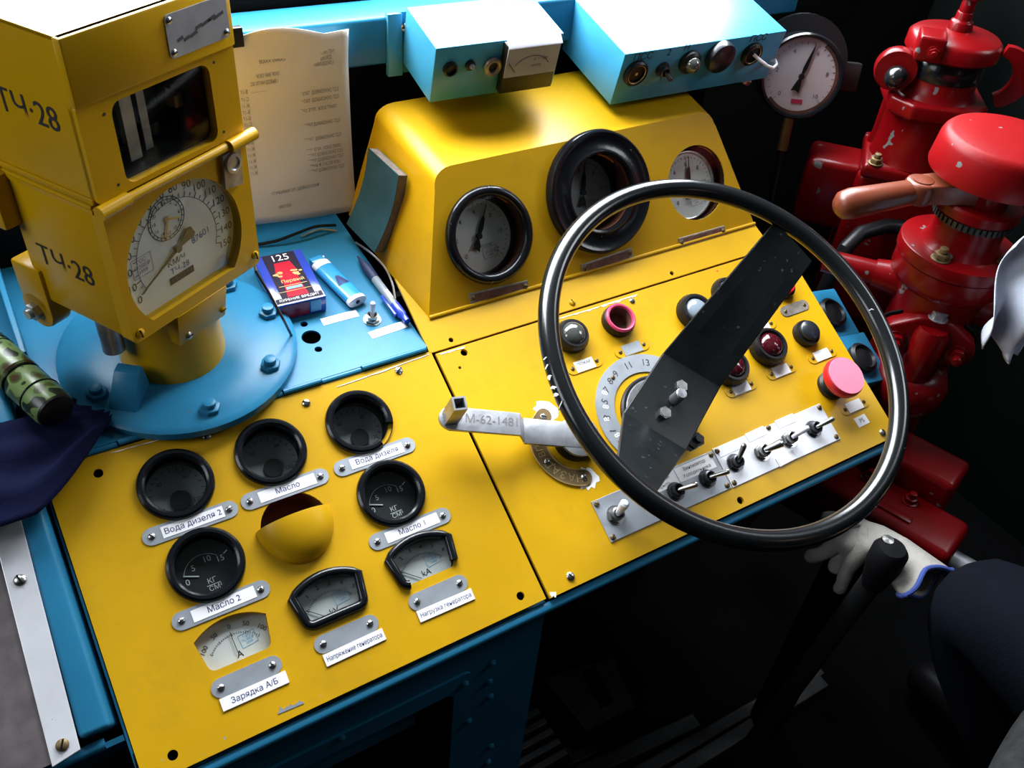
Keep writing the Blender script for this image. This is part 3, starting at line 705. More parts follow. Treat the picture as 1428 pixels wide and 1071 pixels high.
# small radius weld between face and flange
MB().rod((xb0, .0415, .0012), (xb1, .0415, .0012), .0022, 8).build('weld_bead', 'yellow_paint', gh)
def manometer(x, y, rim, label, depth=.020, rd=.043, off=(0, 0), nd=20, dial='dial_cream'):
    b = MB()
    if rim == 'round':
        b.torus(.0500, .0060, 64, 12, T(0, 0, .004)); rin = .046
        b.lathe([(.0545, 0), (.0560, .004)], 56, cap0=False, cap1=False)
    elif rim == 'wide':
        b.lathe([(.0735, 0), (.0740, .008), (.0722, .0115), (.0700, .0125), (.0650, .0105), (.0510, .0105), (.0480, .0125), (.0455, .0115), (.0450, .006)], 64, cap0=False, cap1=False); rin = .0452
    else:
        b.lathe([(.0478, -.0005), (.0470, -.004)], 56, cap0=False, cap1=False); rin = .047
    b.mat(1).lathe([(rin, .004 if rim != 'bare' else -.003), (rin+.004, -depth-.006), (1e-5, -depth-.006)], 48, cap0=False, cap1=False)
    o = b.build('pressure_gauge', ['black_bezel', 'inner_brown'], gh, C2P @ T(x, y, .0002), label=label)
    D = T(off[0], off[1], -depth)
    MB().lathe([(rd, -.004), (rd, 0), (1e-5, 0)], 48, D, cap0=False, cap1=False).build('dial', dial, o)
    MB().torus(rd+.0012, .0016, 48, 8, D @ T(0, 0, .001)).build('dial_ring', 'black_plastic' if rim != 'bare' else 'steel', o)
    n = MB(); z = D @ T(0, 0, .0004)
    for i in range(31):
        a = 225 - 270*i/30; L = .0024 if i % 5 else .0045
        n.box(-L/2, L/2, -.0003, .0003, 0, .0002, z @ RZ(a) @ T(rd*.86, 0, 0))
    for i, s in enumerate(('0', '2', '4', '6', '8', '10', '12')):
        a = 225 - 270*i/6; n.text(s, .0055, z @ T(rd*.66*cos(R_(a)), rd*.66*sin(R_(a)), 0))
    n.text('кгс/см²', .0034, z @ T(.008, -.012, 0))
    n.build('numerals', 'ink_dark', o, smooth=0)
    st = MB()
    stamp(st, .018, .013, z @ T(.011, -.021, 0) @ RZ(4))
    st.build('stamp', 'ink_purple', o, smooth=0)
    nb = MB(); nb.prism([(-.0016, -.016), (-.0050, -.018), (-.0042, -.010), (-.0010, -.003), (-.0030, .010), (-.0022, .021), (-.0005, .024), (-.0003, .037), (.0003, .037), (.0005, .024), (.0022, .021), (.0030, .010), (.0010, -.003), (.0042, -.010), (.0050, -.018), (.0016, -.016)], .002, .0028, D @ RZ(nd))
    nb.cyl(.0034, 0, .0045, 16, D); nb.build('needle', 'black_plastic', o, smooth=0)
    MB().torus(rin+.0002, .0011, 14, 6, T(0, 0, -.006), 42, 74).build('painted_glint', 'orange_glow_paint', o)  # orange arc painted in as the glint of light on the inner rim
    MB().cyl(rin-.0004, -.0015, -.0009, 40).build('glass', 'glass', o)
    return o
manometer(G1.x, G1.y, 'round', 'pressure gauge in thin black tubular rim', off=(-.003, -.001), nd=-26)
manometer(G2.x, G2.y, 'wide', 'pressure gauge in wide flat black ring', depth=.030, off=(-.002, 0), nd=-14, dial='dial_grey')
manometer(G3.x, G3.y, 'bare', 'pale pressure gauge set in a bare hole', off=(-.006, -.002), depth=.012, rd=.0415, nd=-8, dial='dial_white')
def cast_plate(p0, p1, wd=.013):
    a, c_ = FC.uv(*p0), FC.uv(*p1); L = (c_-a).length; m = (a+c_)/2
    b = MB().box(-L/2, L/2, -wd/2, wd/2, 0, .002)
    o = b.build('name_plate', 'plate_frame', gh, C2P @ T(m.x, m.y, 0) @ RZ(math.degrees(math.atan2(c_.y-a.y, c_.x-a.x))), bevel=.0008, smooth=0)
    b = MB().box(-L/2+.007, L/2-.007, -wd/2+.002, wd/2-.002, .002, .0024); b.build('brown_field', 'plate_brown', o, smooth=0)
    for s in (-1, 1): screw(o, s*(L/2-.004), 0, .002, s=.8, me=SCREW_DARK)
    return o
for p0, p1 in (((654, 417), (736, 398)), ((811, 376), (881, 352)), ((946, 339), (1010, 321))): cast_plate(p0, p1)

# ------------------------------------------------------------------ blue console desk
dk = thing('console_desk', 'blue painted steel desk carrying the yellow panels with a flat shelf behind', 'desk')
sh = []
for px, py, r in ((434, 470, .0105), (424, 452, .0042), (444, 487, .0042)): q = FS.uv(px, py); sh.append(circle(q.x, q.y, r, 24))
vs, fs = plate_mesh([(-.80, .0045), (-.0040, .0045), (-.0040, .29), (-.80, .29)], sh, .003, -.003)
MB().add(vs, fs).build('shelf', 'blue_paint', dk, FS.M, smooth=0)
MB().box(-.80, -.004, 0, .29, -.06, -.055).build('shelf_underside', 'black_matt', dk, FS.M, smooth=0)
xs_ = [FS.uv(px, py).x for px, py in ((100, 655), (167, 625), (227, 605), (286, 587), (342, 570), (396, 550), (449, 532), (505, 515), (600, 487))]
xs_ = [-.79] + xs_[0:8] + [-.006]
for i in range(len(xs_)-1):
    b = MB(); dn = i % 2
    b.rod((xs_[i]+.0006, .0022, -.0005-.002*dn), (xs_[i+1]-.0006, .0022, -.0005-.002*dn), .0030, 10)
    b.build('hinge_knuckle', 'blue_paint', dk, FS.M)
# front rail: rounded lip and face, all along the lower edge of both panels
def railpath(u0, u1):
    b = MB(); prof = [(-.2950, -.0260), (-.2950, -.0065), (-.2975, -.0045), (-.3015, -.0045), (-.3040, -.0060), (-.3050, -.0095), (-.3030, -.0140), (-.2985, -.0240), (-.2975, -.0330)]
    vs = [(u, y, z) for u in (u0, u1) for y, z in prof]; n = len(prof)
    return b.add(vs, [(i, i+1, n+i+1, n+i) for i in range(n-1)] + [tuple(range(n))[::-1], tuple(range(n, 2*n))])
railpath(-.4050, .5350).build('front_rail', 'blue_paint', dk, FP.M, smooth=45)
# carcass under the panels
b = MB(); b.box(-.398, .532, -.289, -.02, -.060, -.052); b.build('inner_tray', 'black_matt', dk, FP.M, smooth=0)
b = MB(); b.add([(.5340, -.296, -.0035), (.5340, .0, -.0035), (.5340, .0, -.06), (.5340, -.296, -.045)], [(0, 1, 2, 3), (3, 2, 1, 0)]); b.build('end_plate', 'blue_paint', dk, FP.M, smooth=0)
# cabinet front with an access opening
CK = Frame((0, -.253, 0), (1, 0, 0), (0, 0, 1)); OX, OZ = CK.uv(634, 961).xy; PX_, PZ = CK.uv(656, 933).xy; EX = CK.uv(755, 872).x
vs, fs = plate_mesh([(-.425, .02), (EX+.004, .02), (EX, .700), (-.425, .700)], [rrect(-.385, OX, .38, OZ, .012)], .004, -.004)
MB().add(vs, fs).build('cabinet_front', 'blue_paint', dk, CK.M, smooth=0)
vs, fs = plate_mesh(rrect(-.402, PX_, .36, PZ, .008), [rrect(-.383, OX-.002, .382, OZ-.002, .012)], .003, 0)
fr_ = MB().add(vs, fs).build('opening_frame', 'blue_paint', dk, CK.M, smooth=0)
rv = MB().lathe([(.0045, 0), (.0042, .002), (.0022, .0038), (1e-5, .004)], 14, cap1=False).mesh('rivet', 'blue_paint')
for px, py, h in ((686, 924, 0), (682, 950, 0), (683, 971, 0), (680, 1062, 0), (684, 1040, 0), (651, 1002, .003), (646, 950, .003), (474, 1025, .003)): q = CK.uv(px, py); place('rivet', rv, dk, CK.M @ T(q.x, q.y, h))
MB().box(EX-.008, EX+.003, -.252, .20, .02, .685).build('cabinet_side', 'blue_paint', dk, smooth=0)
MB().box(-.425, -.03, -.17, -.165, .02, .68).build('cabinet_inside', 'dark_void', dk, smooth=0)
MB().box(-.36, -.14, -.240, -.17, .555, .565).build('inner_shelf', 'blue_paint', dk, smooth=0)
for x in (-.31, -.25, -.19): MB().box(x, x+.012, -.232, -.21, .565, .62).build('inner_bracket', 'blue_paint', dk, smooth=0)
# raised blue border left of the instrument panel
def uvh(px, py, h): q = FP.uv(px, py, h); return (q.x, q.y, q.z)
b = MB()
b.hexa([(-.4245, .10, -.02), (-.4355, -.2350, -.02), (-.4040, -.2350, -.02), (-.4040, .10, -.02)], [(-.4245, .10, .010), (-.4355, -.2350, .010), (-.4110, -.2350, .010), (-.4090, .10, .010)])
b.build('left_border', 'blue_paint', dk, FP.M, bevel=.004, seg=3, smooth=50)
b = MB().box(-.4035, -.4015, -.296, .003, -.09, -.004); b.build('left_end_plate', 'blue_paint', dk, FP.M, smooth=0)
b = MB(); b.prism([(-.402, -.262), (-.3975, -.272), (-.3955, -.296), (-.404, -.296)], -.020, -.0015); b.build('rubber_corner', 'black_matt', dk, FP.M)
MB().box(-.52, -.4045, -.2490, -.2440, -.16, -.0080).build('left_front_plate', 'blue_paint', dk, FP.M, smooth=0)
MB().rod((-.70, -.2480, -.0050), (-.4190, -.2450, -.0050), .0050, 12).build('left_front_lip', 'blue_paint', dk, FP.M)
# partition standing on the shelf behind the jacket
MB().box(-.3870, -.3815, .10, .40, 0, .050).build('partition', 'blue_paint', dk, FS.M @ T(0, 0, .0), bevel=.001, smooth=0)
# flange under the speed recorder
FL = FS.I @ Vector((-.2450, .098, .868))
b = MB(); b.lathe([(.118, 0), (.118, .008), (.112, .0125), (.060, .0135), (1e-5, .0135)], 56, cap0=False, cap1=False); b.build('flange_base', 'blue_paint', dk, FS.M @ T(FL.x, FL.y, 0), bevel=.0, smooth=40)
fb = MB(); fb.prism(hexagon(.0105), .010, .018); fb.cyl(.0062, .018, .024, 16); fbm = fb.mesh('flange_bolt', 'blue_paint', bevel=.001)
for a in (5, 42, 203, 270, 318): place('flange_bolt', fbm, dk, FS.M @ T(FL.x + .098*cos(R_(a)), FL.y + .098*sin(R_(a)), 0))
b = MB(); b.hexa([(-.014, -.02, 0), (.014, -.02, 0), (.014, .02, 0), (-.014, .02, 0)], [(-.012, .005, .030), (.012, .005, .030), (.012, .016, .030), (-.012, .016, .030)]); b.build('gusset', 'blue_paint', dk, FS.M @ T(FL.x - .064, FL.y - .052, .012) @ RZ(-35), bevel=.002)
# toggle and paper slips on the shelf
q = FS.uv(519, 443, .004); toggle(dk, 0, 0, 0, (60, 10), 'lighter_white', False, False, L=.019, name='shelf_switch', s=1).matrix_basis = FS.M @ T(q.x, q.y, 0)
for (px, py), L, t, a in (((474, 443), .042, 'ЗВОНОК П.ПОМ', 8), ((541, 460), .044, 'СТОПОРНЫЙ', 12)):
    q = FS.uv(px, py); MB().box(-L/2, L/2, -.0055, .0055, 0, .0004).mat(1).text(t, .0034, T(0, 0, .0006)).build('paper_slip', ['paper', 'ink_navy'], dk, FS.M @ T(q.x, q.y, 0) @ RZ(a-9), smooth=0)
# blue stepped switch blocks on the right-hand end of the desk
def end_block(px, py, d, yaw, nm):
    c_ = at(px, py, d); M = T(*c_) @ RZ(yaw) @ RX(24) @ RY(10)
    o = MB().box(-.040, .046, -.038, .036, -.05, 0).build('switch_block', 'blue_paint', dk, M, bevel=.002, smooth=40, label=nm)
    MB().lathe([(.021, 0), (.0215, .008), (.017, .011), (.015, .007), (.013, .0075), (1e-5, .009)], 28, T(.008, -.003, 0), cap0=False, cap1=False).build('button_cap', 'black_plastic', o)
    return o
end_block(1150, 437, 1.30, -6, 'blue block with round black button, upper'); end_block(1192, 500, 1.29, -6, 'blue block with round black button, lower')

# ------------------------------------------------------------------ side desk with laminate top
sd = thing('side_desk', 'brown grey laminate side top edged with a bright aluminium strip', 'desk', FP.M)
b = MB(); b.hexa([(-.90, -.2440, -.01), (-.4585, -.2440, -.01), (-.4480, -.02, -.01), (-.90, -.02, -.01)], [(-.90, -.2440, .010), (-.4585, -.2440, .010), (-.4480, -.02, .010), (-.90, -.02, .010)])
b.build('laminate_top', 'laminate', sd, smooth=0)
b = MB(); b.hexa([(-.4590, -.2470, .0085), (-.4365, -.2430, .0085), (-.4250, .02, .0085), (-.4480, .02, .0085)], [(-.4590, -.2470, .0120), (-.4365, -.2430, .0120), (-.4250, .02, .0120), (-.4480, .02, .0120)])
al = b.build('edge_strip', 'bright_plate', sd, bevel=.0006, smooth=0)
for px, py, me in ((28, 809, SCREW), (87, 1039, SCREW_DARK)): q = FP.uv(px, py, .012); screw(al, q.x, q.y, .0118, s=1.5, me=me)

# ------------------------------------------------------------------ speed recorder
SY = 29.43; SB = at(188, 482, .87)
SM = T(*SB) @ RZ(SY)                               # local: x right along the front, y back, z up
sp = thing('speed_recorder', 'tall yellow speed recorder with round speedometer dial and dark window', 'speedometer', SM @ T(.082, .055, -.095))
S0 = T(-.082, -.055, .095)                         # parts are written in the SM coordinates
FRT = S0 @ RX(90)                                  # front plane: x, z-up as y, outwards as z
def sfuv(px, py, h=0):
    Fr = Frame(SB, (SM.to_3x3() @ Vector((1, 0, 0))), (0, 0, 1)); return Fr.uv(px, py, h)
Wd, H1_, H2_ = .1640, .1380, .1345
b = MB(); b.hexa([(0, .012, .004), (Wd, .012, .004), (Wd, .118, .004), (0, .118, .004)], [(0, .012, H1_-.002), (Wd, .012, H1_-.002), (Wd, .118, H1_-.002), (0, .118, H1_-.002)])
b.build('lower_case', 'yellow_case', sp, S0, bevel=.003, seg=2)
# front frame with dial opening
DC = (.0770, .0572); DR = .0685
chord = .0125; a0 = math.degrees(math.asin((chord-DC[1])/DR))
dial_out = arc_pts(DC[0], DC[1], DR, a0, 180-a0, 48)
vs, fs = plate_mesh(rrect(0, Wd, 0, H1_-.004, .006), [dial_out], .014, -.014)
MB().add(vs, fs).build('front_frame', 'yellow_case', sp, FRT, smooth=0)
do = MB().cyl(DR+.001, -.0115, -.0105, 56, T(DC[0], DC[1], 0)).build('dial', 'dial_cream', sp, FRT)
PV = (.0723, .0610)
n = MB(); z = T(0, 0, -.0102)
A0, A1 = 207, -22
for i in range(31):
    a = A0 + (A1-A0)*i/30; L = .0055 if i % 2 == 0 else .0032; r_ = .0500
    n.box(-L/2, L/2, -.0003, .0003, 0, .0002, z @ T(PV[0]+.0035, PV[1]-.002, 0) @ RZ(a) @ T(r_, 0, 0))
for i in range(16):
    a = A0 + (A1-A0)*i/15; n.text(str(i*10), .0076, z @ T(PV[0]+.0042+.0590*cos(R_(a)), PV[1]-.003+.0590*sin(R_(a)), 0))
n.text('КМ/Ч', .0062, z @ T(.0712, .0478, 0)); n.tube([(PV[0]+.0035+.0475*cos(R_(a)), PV[1]-.002+.0475*sin(R_(a)), -.0101) for a in range(207, -23, -6)], .00025, 4)
CL = (.0690, .0925)
n.torus(.0205, .00035, 36, 4, z @ T(*CL)); n.torus(.0178, .0003, 36, 4, z @ T(*CL))
for i in range(24): n.box(.0180, .0203, -.0003, .0003, 0, .0002, z @ T(*CL) @ RZ(i*15))
for i in range(12): a = R_(90-30*i); n.text(str(2*i if i else 24), .0034, z @ T(CL[0]+.0148*cos(a), CL[1]+.0148*sin(a), 0))
n.build('numerals', 'ink_dark', do, smooth=0)
b = MB().text('ТЧ-28', .0062, z @ T(.0735, .0390, 0)); b.text('87601', .0068, z @ T(.1035, .0585, 0) @ RZ(8)); b.build('blue_handwriting', 'ink_blue', do, smooth=0)
b = MB(); b.box(-.0145, .0145, -.0035, .0035, 0, .0003, z @ T(.0740, .0305, 0)); odo = b.build('odometer', 'ink_dark', do, smooth=0)
b = MB()
for i in range(6): b.text(str((7*i+1) % 10), .0046, z @ T(.0625+i*.0046, .0305, .0005))
b.build('odometer_digits', 'ink_grey', odo, smooth=0)
b = MB()
stamp(b, .022, .019, z @ T(.0340, .0620, 0))
b.build('stamp', 'ink_purple', do, smooth=0).scale = (1, 1, 1)
b = MB(); tp = math.degrees(math.atan2(.0371-PV[1], .0233-PV[0])); b.prism([(-.006, -.0022), (.012, -.0012), (.053, -.0003), (.053, .0003), (.012, .0012), (-.006, .0022), (-.020, .0062), (-.023, .0040), (-.023, -.0040), (-.020, -.0062)], .0024, .0034, z @ T(*PV) @ RZ(tp))
b.cyl(.0035, .001, .0050, 16, z @ T(*PV)); b.build('needle', 'needle_brown', do, smooth=0)
b = MB(); b.prism([(-.003, -.0012), (.014, -.0007), (.014, .0007), (-.003, .0012)], .001, .0016, z @ T(*CL) @ RZ(-18)); b.prism([(-.003, -.0012), (.019, -.0007), (.019, .0007), (-.003, .0012)], .001, .0016, z @ T(*CL) @ RZ(-105)); b.build('clock_hands', 'gold', do, smooth=0)
MB().cyl(DR, -.0050, -.0044, 56, T(DC[0], DC[1], 0)).build('dial_glass', 'glass', sp, FRT)
for x, y in ((.0080, .0090), (.1575, .0120)): screw(sp, 0, 0, s=1.3, me=SCREW_YEL).matrix_basis = FRT @ T(x, y, 0) @ RZ(100) @ SC(1.3, 1.3, 1.3)
# upper case with window
UD = .20
b = MB(); zb = H1_ + .003
vs, fs = plate_mesh(rrect(0, Wd, zb, .2215, .003), [rrect(.0300, .1335, .1455, .2145, .010)], .008, -.008)
MB().add(vs, fs).build('window_frame', 'yellow_case', sp, FRT, smooth=0)
b = MB().box(-.001, Wd+.001, -.0025, .006, .2205, H1_+H2_).build('brow', 'yellow_case', sp, S0, bevel=.0018)
# shell: left, right, top, back
b = MB(); b.box(0, .003, .004, UD, zb, H1_+H2_-.001); b.box(Wd-.003, Wd, .004, UD, zb, H1_+H2_-.001); b.box(0, Wd, 0, UD, H1_+H2_-.003, H1_+H2_); b.box(0, Wd, UD-.003, UD, zb, H1_+H2_-.001); b.box(0, Wd, .008, UD, zb, zb+.003)
b.build('upper_case', 'yellow_case', sp, S0, smooth=0)
b = MB(); b.box(.004, .160, .080, .083, .145, .268); b.box(.0035, .0045, .009, .08, .1445, .268); b.box(.1595, .1605, .009, .08, .1445, .268); b.box(.0035, .1605, .009, .08, .1441, .1449); b.build('case_lining', 'dark_void', sp, S0, smooth=0)
for x, y, r_, m in ((.060, .055, .0060, 'worn_steel'), (.083, .055, .0055, 'aluminium'), (.108, .050, .005, 'worn_steel')): MB().cyl(r_, .146, .225, 16, T(x, y, 0)).build('recorder_roller', m, sp, S0)
MB().box(.050, .090, .062, .064, .148, .222).build('tape_plate', 'aluminium', sp, S0, smooth=0)
for x0, x1, y_ in ((.054, .066, .020), (.076, .084, .026), (.0385, .0400, .018)): MB().box(x0, x1, y_, y_+.002, .150, .226).build('reflection_bar', 'worn_steel', sp, S0, smooth=0)  # pale bars standing in for the reflections on the window glass
MB().box(.118, .128, .030, .055, .170, .182).build('tape_guide', 'brass', sp, S0, bevel=.002)
MB().lathe([(.020, 0), (.020, .004), (.006, .006), (1e-5, .012)], 24, T(.100, .045, .180) @ RX(90), cap1=False).build('tape_wheel', 'black_plastic', sp, S0)
vs = rrect(.0300, .1335, .1455, .2145, .010)
MB().prism(vs, -.0058, -.0050).build('window_glass', 'glass', sp, FRT, smooth=0)
for x, y in ((.0235, .2085), (.0215, .1500), (.1400, .2125), (.1400, .1500)): MB().cyl(.0013, -.001, .0003, 12, T(x, y, 0)).build('frame_hole', 'ink_black', sp, FRT)
# hinge bar
b = MB(); b.rod((-.004, -.0045, H1_), (Wd+.002, -.0035, H1_), .0038, 14); b.build('hinge_bar', 'yellow_case', sp, S0)
for x0, x1 in ((-.006, .024), (.138, .172)): MB().rod((x0, -.0055, H1_), (x1, -.0045, H1_), .0058, 14).build('hinge_knuckle', 'yellow_case', sp, S0)
lt = MB(); lt.prism([(-.012, -.022), (.010, -.026), (.013, .012), (-.010, .010)], 0, .0045); lt.mat(1).lathe([(.0098, .0045), (.0095, .0075), (.0065, .0078), (.0055, .006), (1e-5, .0062)], 24, cap0=False, cap1=False)
lt.build('seal_latch', ['plate_frame', 'worn_steel'], sp, FRT @ T(.1400, .1220, .0005), smooth=40)
# maker's plate
b = MB(); b.prism(rrect(.0925, .1590, .2300, .2640, .004), .0025, .0037); np_ = b.build('maker_plate', 'aluminium', sp, FRT, smooth=0, label='worn aluminium plate with rubbed-off print')
for x, y in ((.0965, .2345), (.0965, .2595), (.1550, .2345)): screw(np_, x, y, .0037, s=.8)
b = MB()
for i in range(7): b.box(0, random.uniform(.004, .012), -.0012, .0014, 0, .0002, T(.102 + i*.0068, .2405 + i*.0013 + random.uniform(-.002, .002), .0038) @ RZ(14))
b.build('worn_print', 'ink_dark', np_, smooth=0)
# stencilled depot number on the left side
LFT = S0 @ Matrix(((0, 0, -1, 0), (-1, 0, 0, 0), (0, 1, 0, 0), (0, 0, 0, 1)))   # x towards the front, y up, z outwards (-x)
def stencil(t, h, y0, zc, name, lean):
    b = MB().text(t, h, T(-y0, zc, .0005) @ RZ(lean), sx=.95)
    return b.build(name, 'ink_black', sp, LFT, smooth=0)
stencil('ТЧ·28', .020, .056, .2040, 'stencil_number', 0); stencil('ТЧ·28', .020, .0660, .0585, 'stencil_number', 0)
MB().box(-.0008, 0, .010, .118, .1290, .1330).build('case_seam', 'yellow_case', sp, S0); MB().box(-.0025, 0, .004, UD, .1400, .1450).build('case_rib', 'yellow_case', sp, S0, bevel=.001)
# lugs with bolts on the left
def lug(y, zc, r_, name, bolt):
    b = MB(); b.lathe([(r_, -.018), (r_, .004)], 28, LFT @ T(-y, zc, 0)); 
    b.box(-.004, .020, y-.02, y+r_*.9, zc-r_*.3, zc+.05, S0)
    o = b.build(name, 'yellow_case', sp, bevel=.003, seg=2)
    if bolt:
        MB().prism(hexagon(.0082), .004, .011, LFT @ T(-y, zc, 0)).cyl(.0050, .011, .015, 14, LFT @ T(-y, zc, 0)).build('bolt', 'worn_steel', o)
    else:
        MB().cyl(.0085, .0041, .0046, 20, LFT @ T(-y, zc, 0)).build('hole', 'ink_black', o)
    return o
lug(.1240, -.0110, .0200, 'mounting_lug', True)
b = MB(); b.box(-.016, .010, .110, .150, .084, .134); b.build('bracket_lug', 'yellow_case', sp, S0, bevel=.003)
MB().cyl(.009, .0001, .0010, 20, S0 @ T(-.016, .130, .108) @ RY(-90)).build('lug_hole', 'ink_black', sp)
# neck and lower cover
b = MB(); b.lathe([(.052, -.088), (.050, -.060), (.048, -.010), (.054, .006)], 36, T(.082, .055, 0)); b.build('neck', 'yellow_case', sp, S0)
b = MB(); b.hexa([(.0520, .006, -.0385), (.1140, .006, -.0385), (.1140, .050, -.0385), (.0520, .050, -.0385)], [(.0500, -.001, .0), (.1150, -.001, .0), (.1150, .050, .0), (.0500, .050, .0)]); lc = b.build('lower_cover', 'yellow_case', sp, S0, bevel=.0015)
screw(lc, 0, 0).matrix_basis = T(.0630, .0040, -.0310) @ RX(80) @ SC(1.1, 1.1, 1.1); screw(lc, 0, 0, me=SCREW_YEL).matrix_basis = T(.1090, .0040, -.028) @ RX(80)
MB().rod((.0200, .060, -.045), (.0200, .060, .004), .0105, 16).build('cable_gland', 'worn_steel', sp, S0)
# lead seal wire hanging from the case
sw_pts = [sfuv(356, 372, .004)]
pts = [SM @ Vector((p.x, -p.z, p.y)) for p in sw_pts] + [at(357, 378, .925), at(375, 408, .93), at(395, 445, .932), FS.w(*FS.uv(408, 471, .002).xy, .002)]
tag(MB().tube(pts, .0014, 8).build('seal_wire', 'wire_dark'), 'thin dark seal wire hanging from the speed recorder to the shelf', 'wire')

# ------------------------------------------------------------------ blue beam under the windshield
BY = -3.0; BM = T(.06, .262, 0) @ RZ(BY)
BX1 = (BM.inverted() @ onY(1096, 10, .25)).x
bm_ = thing('window_beam', 'blue steel beam below the windshield carrying two blue control boxes', 'beam', BM)
MB().box(-1.15, BX1, 0, .060, 1.066, 1.120).build('beam_body', 'blue_paint', bm_, bevel=.004, seg=3)
MB().box(-1.15, 1.10, .060, .150, 1.05, 1.112).build('sill', 'wall_dark', bm_, smooth=0)
MB().box(-1.15, .02, .066, .10, 1.112, 1.150).build('sash_rail', 'wall_dark', bm_, smooth=0)
bi = BM.inverted()
q = bi @ onY(549, 50, .262)
MB().box(q.x-.009, q.x+.009, -.004, .004, 1.052, 1.124).build('strap', 'pale_blue_paint', bm_, bevel=.001)
q = bi @ onY(566, 50, .26)
bp_ = MB().box(q.x-.007, q.x+.014, -.003, .001, 1.055, 1.125).build('bracket_plate', 'blue_paint', bm_, smooth=0)
screw(bp_, 0, 0).matrix_basis = T(q.x-.002, -.003, 1.108) @ RX(90) @ SC(1.5, 1.5, 1.5)
for z_ in (1.088, 1.070): MB().cyl(.002, 0, .0005, 10, T(q.x-.002, -.003, z_) @ RX(90)).build('hole', 'ink_black', bp_)
struct(MB().box(XL, .62, .292, .300, .0, 1.085).build('trim_1', 'wall_dark', smooth=0))

def ctrl_box(name, label, F, yaw, tl, w_, d_, h_):
    M = T(*F) @ RZ(yaw) @ RX(tl)
    o = thing(name, label, 'control box', M)
    MB().box(0, w_, 0, d_, -h_, 0).build('case', 'pale_blue_paint', o, bevel=.0012, seg=2)
    fr = Frame(F, M.to_3x3() @ Vector((1, 0, 0)), M.to_3x3() @ Vector((0, 0, 1)))
    return o, fr, RX(90)
# left box
o, fr, FM = ctrl_box('control_box', 'small pale blue control box with a square meter under the windshield', onY(608, 68, .168), -3, 12, .160, .082, .068)
q = fr.uv(627, 95); MB().lathe([(.0085, 0), (.0085, .004), (.0065, .005), (.006, .002), (1e-5, .002)], 24, T(q.x, q.y, 0), cap0=False, cap1=False).build('fuse_holder', 'black_plastic', o, FM)
q = fr.uv(655, 90); led = MB().lathe([(.0060, 0), (.0060, .003), (.005, .0035)], 20, T(q.x, q.y, 0)).build('signal_lamp', 'black_plastic', o, FM); MB().sphere(.0032, 12, 8, T(q.x+.001, q.y, .0045)).build('lens', 'lens_grey', led)
q = fr.uv(686, 91); MB().torus(.0085, .0030, 28, 8, T(q.x, q.y, .003)).mat(1).cyl(.007, .001, .002, 20, T(q.x, q.y, 0)).build('jack_socket', ['plate_frame', 'ink_black'], o, FM)
a, c_ = fr.uv(713, 66, .012), fr.uv(781, 55, .012); bb = fr.uv(713, 108, .012)
x0, x1, zt, zb_ = a.x-.003, c_.x+.004, a.y, bb.y-.022
mt = MB().box(x0, x1, -.010, .035, zb_, zt).build('panel_meter', 'black_plastic', o, bevel=.001, label='square white-faced meter in black case')
MB().box(x0+.001, x1-.001, -.0118, -.010, bb.y, zt-.001).build('meter_face', 'dial_grey', mt, smooth=0)
MB().hexa([(x0, -.014, zt-.002), (x1, -.014, zt-.002), (x1, -.006, zt+.004), (x0, -.006, zt+.004)], [(x0, -.013, zt-.0005), (x1, -.013, zt-.0005), (x1, -.005, zt+.0055), (x0, -.005, zt+.0055)]).build('meter_visor', 'lighter_white', mt, bevel=.0005)
mz = T(0, -.0120, 0) @ RX(90); cx = (x0+x1)/2; b = MB()
b.box(0, .016, -.0005, .0005, 0, .0003, mz @ T(x0+.014, bb.y+.006, 0) @ RZ(128)); b.text('А = 100', .0040, mz @ T(cx+.010, bb.y+.020, 0)); b.text('М4200', .0032, mz @ T(cx+.006, bb.y+.012, 0))
b.tube([(cx+.027*cos(R_(t)), -.0121, bb.y-.002+.027*sin(R_(t))) for t in range(35, 146, 6)], .0003, 4); b.build('meter_markings', 'ink_dark', mt, smooth=0)
# right box
o, fr, FM = ctrl_box('control_box', 'long pale blue control box with sockets, black button and white wire', onY(872, 76, .132), -2, 12, .254, .122, .0700)
q = fr.uv(888, 104, .005); sk = MB().lathe([(.0165, 0), (.0165, .005), (.0145, .007), (.0130, .007), (.0125, .003), (1e-5, .003)], 32, T(q.x, q.y, 0), cap0=False, cap1=False).build('socket', 'black_plastic', o, FM); MB().torus(.0122, .0007, 28, 6, T(q.x, q.y, .0055)).build('brass_ring', 'brass', sk); MB().cyl(.002, .003, .0045, 10, T(q.x, q.y, 0)).build('pin', 'brass', sk)
q = fr.uv(925, 98, .003); toggle(o, 0, 0, 0, (-50, 30), 'black_plastic', True, L=.014).matrix_basis = FM @ T(q.x, q.y, 0)
q = fr.uv(965, 90, .008); lp = MB().lathe([(.0150, 0), (.0150, .006), (.0115, .009)], 28, T(q.x, q.y, 0)).build('signal_lamp', 'black_plastic', o, FM); MB().sphere(.0105, 16, 10, T(q.x, q.y, .008)).build('lens', 'lens_clear', lp)
q = fr.uv(1008, 83, .010); MB().lathe([(.0205, 0), (.0210, .005), (.0195, .010), (.012, .0135), (1e-5, .0145)], 32, T(q.x, q.y, 0), cap0=False, cap1=False).build('push_button', 'button_black', o, FM)
q = fr.uv(1050, 77, .005); sk = MB().lathe([(.0155, 0), (.0155, .005), (.013, .007), (.0115, .003), (1e-5, .003)], 32, T(q.x, q.y, 0), cap0=False, cap1=False).build('socket', 'black_plastic', o, FM); MB().torus(.0118, .0007, 28, 6, T(q.x, q.y, .0055)).build('brass_ring', 'brass', sk)
